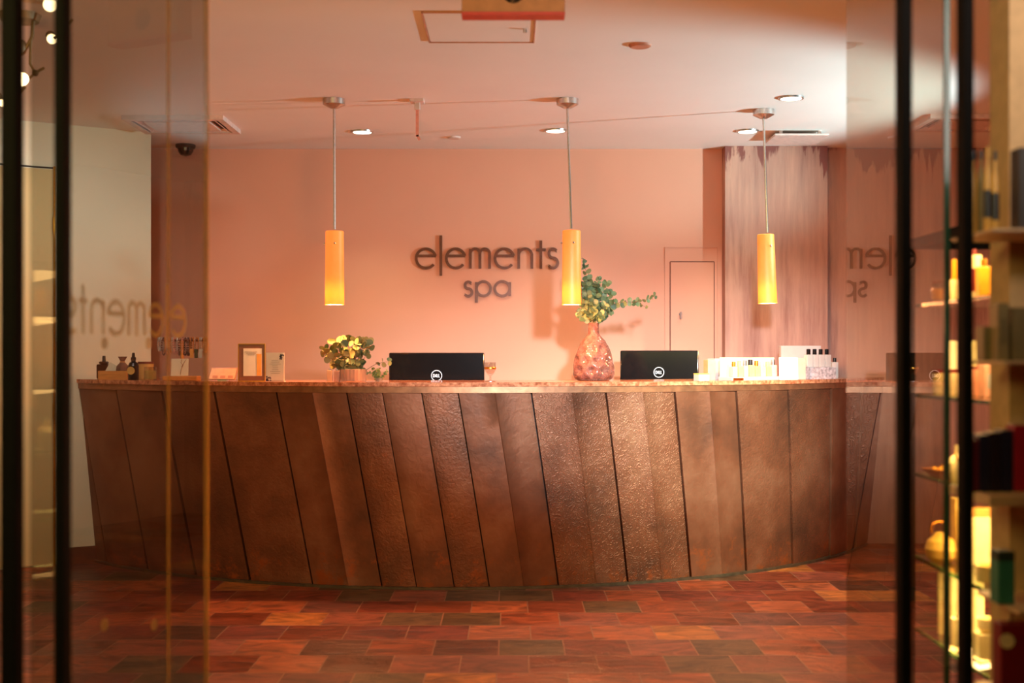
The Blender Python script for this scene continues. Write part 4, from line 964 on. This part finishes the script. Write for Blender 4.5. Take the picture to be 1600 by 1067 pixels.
# inner amber strip on the left door (second glint line)
dd = (LB-LA); Ld = dd.length
def frac_at(px):
    k = (px-800)/F; return (k*LA.y-LA.x)/(dd.x-k*dd.y)
B().box((frac_at(260)*Ld, -0.006, 1.33), (0.012, 0.004, 2.60)).build('edge_strip', M_STRIP, gd, flat=True, label='inner glass edge tinted with its amber glint')
# vinyl lettering (reads mirrored from this side)
M_VINYL = film_mat('amber_vinyl', srgb(255, 225, 160), 0.42)
fr0, fr1 = frac_at(288)*Ld, frac_at(98)*Ld
ux = (fr1-fr0)/(874-648.0); zc = hz(543, 3.45); uz = (hz(432, 3.45)-hz(530, 3.45))/(431-368.0)
for g in GL:
    b = B()
    for st in g: b.stroke([(fr0+(x-648)*ux, zc+(431-y)*uz) for x, y in st], 0.0125, 0.0006)
    b.build('vinyl_letter', M_VINYL, gd, loc=(0, -0.0055, 0))
for px_, zz in ((82, 536), (160, 536), (229, 536), (160, 976), (238, 976)):
    y_ = (LA+dd*frac_at(px_)).y
    if frac_at(px_) < 0: continue
    b = B(); b.lathe([(0, 0), (0.0155, 0), (0.0155, 0.0006), (0, 0.0006)], seg=20); o = b.build('vinyl_dot', M_VINYL, gd, loc=(frac_at(px_)*Ld, -0.0055, hz(zz, y_))); o.rotation_euler = (PI/2, 0, 0)

# ------------------------------------------------------------ lit shelf unit on the right
SX0, SX1, SY0, SY1 = 1.25, 1.66, 3.24, 4.02
unit = thing('shelf_unit', 'black framed open shelf unit with lit glass shelves on the right', 'shelves')
for x in (SX0, SX1):
    for y in (SY0, SY1): B().box((x, y, 0.81), (0.026, 0.026, 1.62)).build('leg', M_DARKSTEEL, unit, flat=True)
b = B(); 
for z in (1.607,):
    b.box(((SX0+SX1)/2, SY0, z), (SX1-SX0-.026, .026, .026)).box(((SX0+SX1)/2, SY1, z), (SX1-SX0-.026, .026, .026)).box((SX0, (SY0+SY1)/2, z), (.026, SY1-SY0-.026, .026)).box((SX1, (SY0+SY1)/2, z), (.026, SY1-SY0-.026, .026))
b.build('top_frame', M_DARKSTEEL, unit, flat=True)
LV = [0.41, 0.636, 0.894, 1.14, 1.42]
M_LED = mat('warm_led_strip', (1, .8, .5, 1), 0.4, emit=(1.0, 0.62, 0.22, 1), es=10.0)
for i, z in enumerate(LV):
    s1 = B().box(((SX0+SX1)/2, (SY0+SY1)/2, z-0.005), (SX1-SX0-.03, SY1-SY0-.03, 0.010)).build('glass_shelf', M_SHELFGLASS, unit, flat=True)
    b = B(); b.box((SX0+.012, (SY0+SY1)/2, z-0.005), (0.006, SY1-SY0-.03, 0.0105)).box(((SX0+SX1)/2, SY1-.012, z-0.005), (SX1-SX0-.04, 0.006, 0.0105))
    b.build('glass_edge', mat('lit_green_edge', (0.05, 0.12, 0.03, 1), 0.2), s1, flat=True)
    B().box((SX1-.03, (SY0+SY1)/2, z-0.018), (0.012, SY1-SY0-.06, 0.012)).build('led_strip', M_LED, unit, flat=True)
for i, z in enumerate([0.20]+LV[:]):
    zz = (LV+[1.60])[i]-0.03 if i < 6 else z
    area('shelf_glow', ((SX0+SX1)/2+.05, (SY0+SY1)/2, zz), ((SX0+SX1)/2-.02, (SY0+SY1)/2, 0), 7.0, (1.0, 0.60, 0.22), 0.25, 0.6)
def sp(px, lv, f=0.5):
    k = (px-800)/F; ya = max(SY0+.03, SX0/k+.03); y = ya+(SY1-.04-ya)*f; return Vector((k*y, y, LV[lv]+0.0005))
M_AMB = mat('amber_perfume_glass', srgb(250, 170, 50), 0.15, sss=.2); M_CRM = mat('cream_ceramic', srgb(250, 226, 170), 0.35); M_PNK = mat('pink_packaging', srgb(244, 176, 150), 0.4); M_DRED = mat('dark_red_packaging', srgb(120, 24, 30), 0.4)
G4, G3, G1, G0 = 'goods on the upper lit shelf', 'goods on the pink middle shelf', 'goods on the lower lit shelf', 'goods on the lowest lit shelf'
candle('candle', 'amber candle jar, farthest left on the upper lit shelf', 'candle', sp(1466, 4, .5), 0.021, 0.058, M_CLEAR, M_AMB, M_REDLID, G4)
bottle('perfume_bottle', 'tall slim bottle with cream base right of the amber candle', 'bottle', sp(1491, 4, .4), 0.017, 0.125, M_CRM, M_AMB, group=G4, square=True, capf=.5)
bottle('perfume_bottle', 'white bottle with a dark red stripe on the upper lit shelf', 'bottle', sp(1520, 4, .5), 0.021, 0.150, M_CRM, M_DRED, group=G4, square=True, capf=.12, lab=M_DRED)
bottle('perfume_bottle', 'amber square bottle in the middle of the upper lit shelf', 'bottle', sp(1537, 4, .4), 0.019, 0.115, M_AMB, M_GOLDCAP, group=G4, square=True, capf=.2)
bottle('perfume_bottle', 'tall copper bottle at the back of the upper lit shelf', 'bottle', sp(1552, 4, .9), 0.022, 0.165, mat('copper_glass', srgb(196, 110, 40), .2, .4), M_GOLDCAP, group=G4, capf=.12)
bottle('perfume_bottle', 'cream bottle at the right end of the upper lit shelf', 'bottle', sp(1558, 4, .3), 0.013, 0.075, M_CRM, M_CRM, group=G4, square=True, capf=.2)
candle('candle', 'pale jar with red lid, leftmost on the pink middle shelf', 'candle', sp(1468, 3, .5), 0.021, 0.068, mat('pale_jar', srgb(250, 220, 170), .3), M_WAX, M_DRED, G3)
candle('candle', 'pale jar with red lid, second from left on the pink middle shelf', 'candle', sp(1491, 3, .5), 0.021, 0.070, mat('pale_jar', (1, 1, 1, 1)), M_WAX, M_DRED, G3)
box_item('gift_box', 'pink carton with dark red lid behind the right front post', 'box', sp(1519, 3, .5), 0.045, 0.088, 0.05, M_PNK, 0, G3, lid=M_DRED, lid_h=.1)
box_item('gift_box', 'pink and white patterned carton on the pink middle shelf', 'box', sp(1545, 3, .5), 0.045, 0.092, 0.05, M_PNK, 0, G3, lab=M_WHITE)
box_item('gift_box', 'narrow rose carton at the right end of the pink middle shelf', 'box', sp(1562, 3, .25), 0.020, 0.088, 0.04, mat('rose_card', srgb(228, 110, 90), .5), 0, G3)
box_item('gift_box', 'tall slim cream carton at the back left of the pink middle shelf', 'box', sp(1487, 3, .96), 0.026, 0.165, 0.028, M_CREAMC, 0, G3)
box_item('gift_box', 'tall cream carton in the back of the pink middle shelf', 'box', sp(1516, 3, .93), 0.030, 0.165, 0.03, M_CRM, 0, G3)
# necklace busts
def bust(px, lv, f, w, h, label, rz=0.0):
    q = sp(px, lv, f); t = thing('necklace_bust', label, 'display bust', q, rz, 'cream necklace busts')
    B().lathe([(0, 0), (w*.30, 0), (w*.34, h*.05), (w*.48, h*.35), (w*.50, h*.52), (w*.38, h*.66), (w*.20, h*.74), (w*.17, h*.92), (w*.19, h), (0, h)], seg=32, sy=.55).build('torso', M_CRM, t)
    B().tube([(w*.20*math.cos(a), -w*.12-.012*math.sin(a)*0-.3*w*max(0, math.sin(a))*.6, h*(.80-.22*max(0, math.sin(a)))) for a in [i*PI/10 for i in range(11)]], 0.0016, 6).build('necklace', M_GOLDCAP, t)
bust(1536, 2, .45, 0.105, 0.125, 'cream necklace bust right of the front post on the middle shelf')
bust(1497, 2, .25, 0.06, 0.105, 'slim cream bust half hidden behind the front post')
p = sp(1466, 2, .7)
t = thing('shell_dish', 'small copper dish of trinkets at the left end of the bust shelf', 'dish', p)
B().lathe([(0, 0), (0.022, 0), (0.042, 0.014), (0.046, 0.020), (0.041, 0.018), (0.02, 0.006), (0, 0.005)], seg=28, sx=1.1).build('dish', mat('copper_dish', srgb(190, 120, 80), .3, .5), t)
B().sphere((-.012, 0, .016), .011).sphere((.014, .004, .018), .012).sphere((.0, -.012, .015), .009).build('trinkets', M_AMB, t)
# lower shelf
p = sp(1470, 1, .55)
t = thing('ring_handled_jug', 'round yellow jug with a curled ring handle on the lower lit shelf', 'jug', p)
B().lathe([(0, 0), (.030, 0), (.043, .014), (.048, .038), (.040, .062), (.022, .080), (.014, .088), (0, .088)], seg=32).build('body', mat('honey_ceramic', srgb(244, 196, 96), .3), t)
B().tube([(.026*math.cos(a)-.004, 0, .098+.022*math.sin(a)) for a in [i*PI/10-1.0 for i in range(16)]], 0.004, 8).build('handle', M_GOLDCAP, t)
box_item('gift_box', 'tall honey coloured carton right of the ring handled jug', 'box', sp(1496, 1, .9), 0.030, 0.185, 0.04, mat('honey_card', srgb(246, 196, 104), .5), 0, G1)
box_item('gift_box', 'big cream carton with tan top on the lower lit shelf', 'box', sp(1532, 1, .75), 0.095, 0.165, 0.06, M_CRM, 0, G1, lid=M_TAN, lid_h=.14)
box_item('gift_box', 'slim white carton with a dark line at the lower shelf end', 'box', sp(1556, 1, .85), 0.03, 0.205, 0.04, M_CREAMC, 0, G1, lab=M_WHITE)
candle('candle', 'low wide cream candle bowl in front of the big cream carton', 'candle', sp(1546, 1, .25), 0.035, 0.045, M_CRM, M_WAX, None, G1)
# lowest shelf
def pillar_candle(px, f, r, h, label, lv=0):
    t = thing('pillar_candle', label, 'candle', sp(px, lv, f), 0, G0)
    B().lathe([(0, 0), (r, 0), (r, h*.97), (r*.9, h), (r*.5, h*.985), (0, h*.98)], seg=26).build('wax', M_CRM, t)
    B().cyl((0, 0, h*.975), (0, 0, h+.006), .0014, seg=6).build('wick', M_BLACK, t)
pillar_candle(1473, .7, .0165, .188, 'tall cream pillar candle, leftmost on the lowest shelf')
pillar_candle(1493, .7, .019, .190, 'tall cream pillar candle, second from left on the lowest shelf')
pillar_candle(1524, .8, .026, .185, 'thick cream pillar candle right of the front post')
pillar_candle(1494, .15, .016, .095, 'short cream pillar candle in front of the tall ones')
p = sp(1542, 0, .3); box_item('gift_box', 'low glowing cream box under the cream mug', 'box', p, 0.058, 0.075, 0.05, M_CRM, 0, G0)
t = thing('cream_mug', 'cream mug standing on the low cream box', 'mug', p+Vector((0, 0, .0755)))
B().lathe([(0, 0), (.015, 0), (.026, .014), (.027, .042), (.024, .042), (.022, .016), (0, .006)], seg=26).build('bowl', M_CRM, t)
B().tube([(.026+.012*math.sin(a), 0, .024+.012*math.cos(a)) for a in [i*PI/8 for i in range(9)]], .003, 8).build('handle', M_CRM, t)
candle('candle', 'cream glass candle under a white bottle at the shelf end', 'candle', sp(1560, 0, .85), .022, .13, M_CRM, M_WAX, None, G0)

# ------------------------------------------------------------ pillar and near wall shelves at the right edge
py_ = 2.97
struct(B().box((at(1577, py_)+0.11, py_+0.06, CEIL/2), (0.22, 0.12, CEIL)).build('trim_1', mat('beige_pillar_paint', srgb(206, 168, 120), .7), flat=True))
M_PALEW = mat('pale_wood_shelf', srgb(220, 184, 140), .5, 0, .1, 10, aniso=(1, 8, 8))
def near_shelf(z, x0, x1, label, m=M_PALEW, y0=2.72, th=.022):
    t = thing('wall_shelf', label, 'shelf', ((x0+x1)/2, (y0+py_)/2, z))
    B().box((0, 0, -th/2), (x1-x0, py_-y0, th), bev=.003).build('board', m, t, flat=True)
    B().box(((x1-x0)/2-.05, .07, -th-.02), (.016, (py_-y0)*.4, .04)).build('bracket', M_DARKSTEEL, t, flat=True)
near_shelf(1.530, at(1516, 2.85), 1.34, 'topmost pale shelf on the beige pillar', th=.008)
near_shelf(1.248, at(1532, 2.85), 1.34, 'thin pale shelf carrying the olive boxes', th=.008)
near_shelf(0.960, at(1512, 2.85), 1.34, 'thick pale shelf carrying the dark blue boxes')
near_shelf(0.715, at(1556, 2.85), 1.34, 'short pale shelf carrying the teal box', th=.010)
def npt(px, y, z): return Vector((at(px, y), y, z+.0005))
M_OLIVE = mat('olive_packaging', srgb(128, 108, 62), .5); M_YEL = mat('yellow_tube', srgb(214, 160, 70), .35); M_NAVY = mat('navy_packaging', srgb(30, 26, 52), .4); M_BURG = mat('burgundy_packaging', srgb(92, 18, 36), .4)
GT = 'tall bottles on the topmost pale shelf'; 
bottle('lotion_bottle', 'tall yellow bottle, leftmost on the topmost pale shelf', 'bottle', npt(1521, 2.85, 1.53), .0085, .185, M_YEL, M_BLACK, group=GT, capf=.12, capr=.8)
bottle('lotion_bottle', 'tall olive bottle right of the leftmost yellow one', 'bottle', npt(1533, 2.85, 1.53), .0085, .185, M_OLIVE, M_BLACK, group=GT, capf=.10, capr=.6)
bottle('lotion_bottle', 'yellow and black tall bottle in the topmost row', 'bottle', npt(1543, 2.80, 1.53), .0085, .185, M_YEL, M_YEL, group=GT, capf=.12, lab=M_BLACK)
bottle('lotion_bottle', 'tall bottle with black lower half beside the beige pillar', 'bottle', npt(1555, 2.85, 1.53), .0085, .185, M_YEL, M_BLACK, group=GT, capf=.12, lab=M_BLACK)
box_item('gift_box', 'dark tall carton at the top right edge of the picture', 'box', npt(1596, 2.80, 1.53), .030, .18, .05, mat('dark_olive_card', srgb(50, 40, 30), .5), 0)
box_item('gift_box', 'short olive box, leftmost on the thin pale shelf', 'box', npt(1543, 2.85, 1.248), .036, .075, .05, M_OLIVE, 0, 'olive boxes on the thin pale shelf')
box_item('gift_box', 'taller olive box before the pillar on the thin pale shelf', 'box', npt(1561, 2.80, 1.248), .024, .125, .05, mat('light_olive_card', srgb(146, 124, 74), .5), 0, 'olive boxes on the thin pale shelf', lab=M_OLIVE)
box_item('gift_box', 'wide olive box cut by the right edge of the picture', 'box', npt(1592, 2.80, 1.248), .048, .115, .05, M_OLIVE, 0, 'olive boxes on the thin pale shelf')
for px_, w_, h_, m_, l_ in ((1518, .016, .115, M_BURG, 'narrow burgundy box, leftmost on the thick pale shelf'), (1532, .022, .125, M_NAVY, 'navy box right of the burgundy one'), (1549, .024, .130, mat('black_plum_packaging', srgb(34, 20, 32), .4), 'near black box in the middle of the thick pale shelf'), (1567, .024, .135, M_NAVY, 'navy box in front of the beige pillar'), (1591, .036, .145, mat('crimson_packaging', srgb(170, 22, 44), .4), 'crimson topped box at the right edge')):
    box_item('gift_box', l_, 'box', npt(px_, 2.83, .960), w_, h_, .05, m_, 0, 'dark boxes on the thick pale shelf', lab=None)
box_item('gift_box', 'teal box standing on the short pale shelf', 'box', npt(1566, 2.82, .715), .036, .115, .05, mat('teal_packaging', srgb(52, 128, 108), .5), 0, lid=mat('dark_teal_packaging', srgb(40, 60, 54), .5), lid_h=.18)
# red bag on a stool-like plinth
near_shelf(0.505, at(1552, 2.85), 1.34, 'lowest pale shelf carrying the red bag', th=.012)
t = thing('paper_bag', 'dark red paper gift bag with a round cream seal', 'bag', npt(1585, 2.80, .505))
B().box((0, 0, .085), (.078, .05, .17), bev=.003).build('bag_body', mat('dark_red_paper', srgb(126, 16, 26), .45), t)
B().tube([(-.02, -.026, .168), (-.014, -.028, .198), (.014, -.028, .198), (.02, -.026, .168)], .002, 6).build('handle', M_BURG, t)
b = B(); b.lathe([(0, 0), (.016, 0), (.016, .002), (0, .002)], seg=24); o = b.build('seal', M_CRM, t, loc=(-.026, -.0255, .135)); o.rotation_euler = (PI/2, 0, 0)
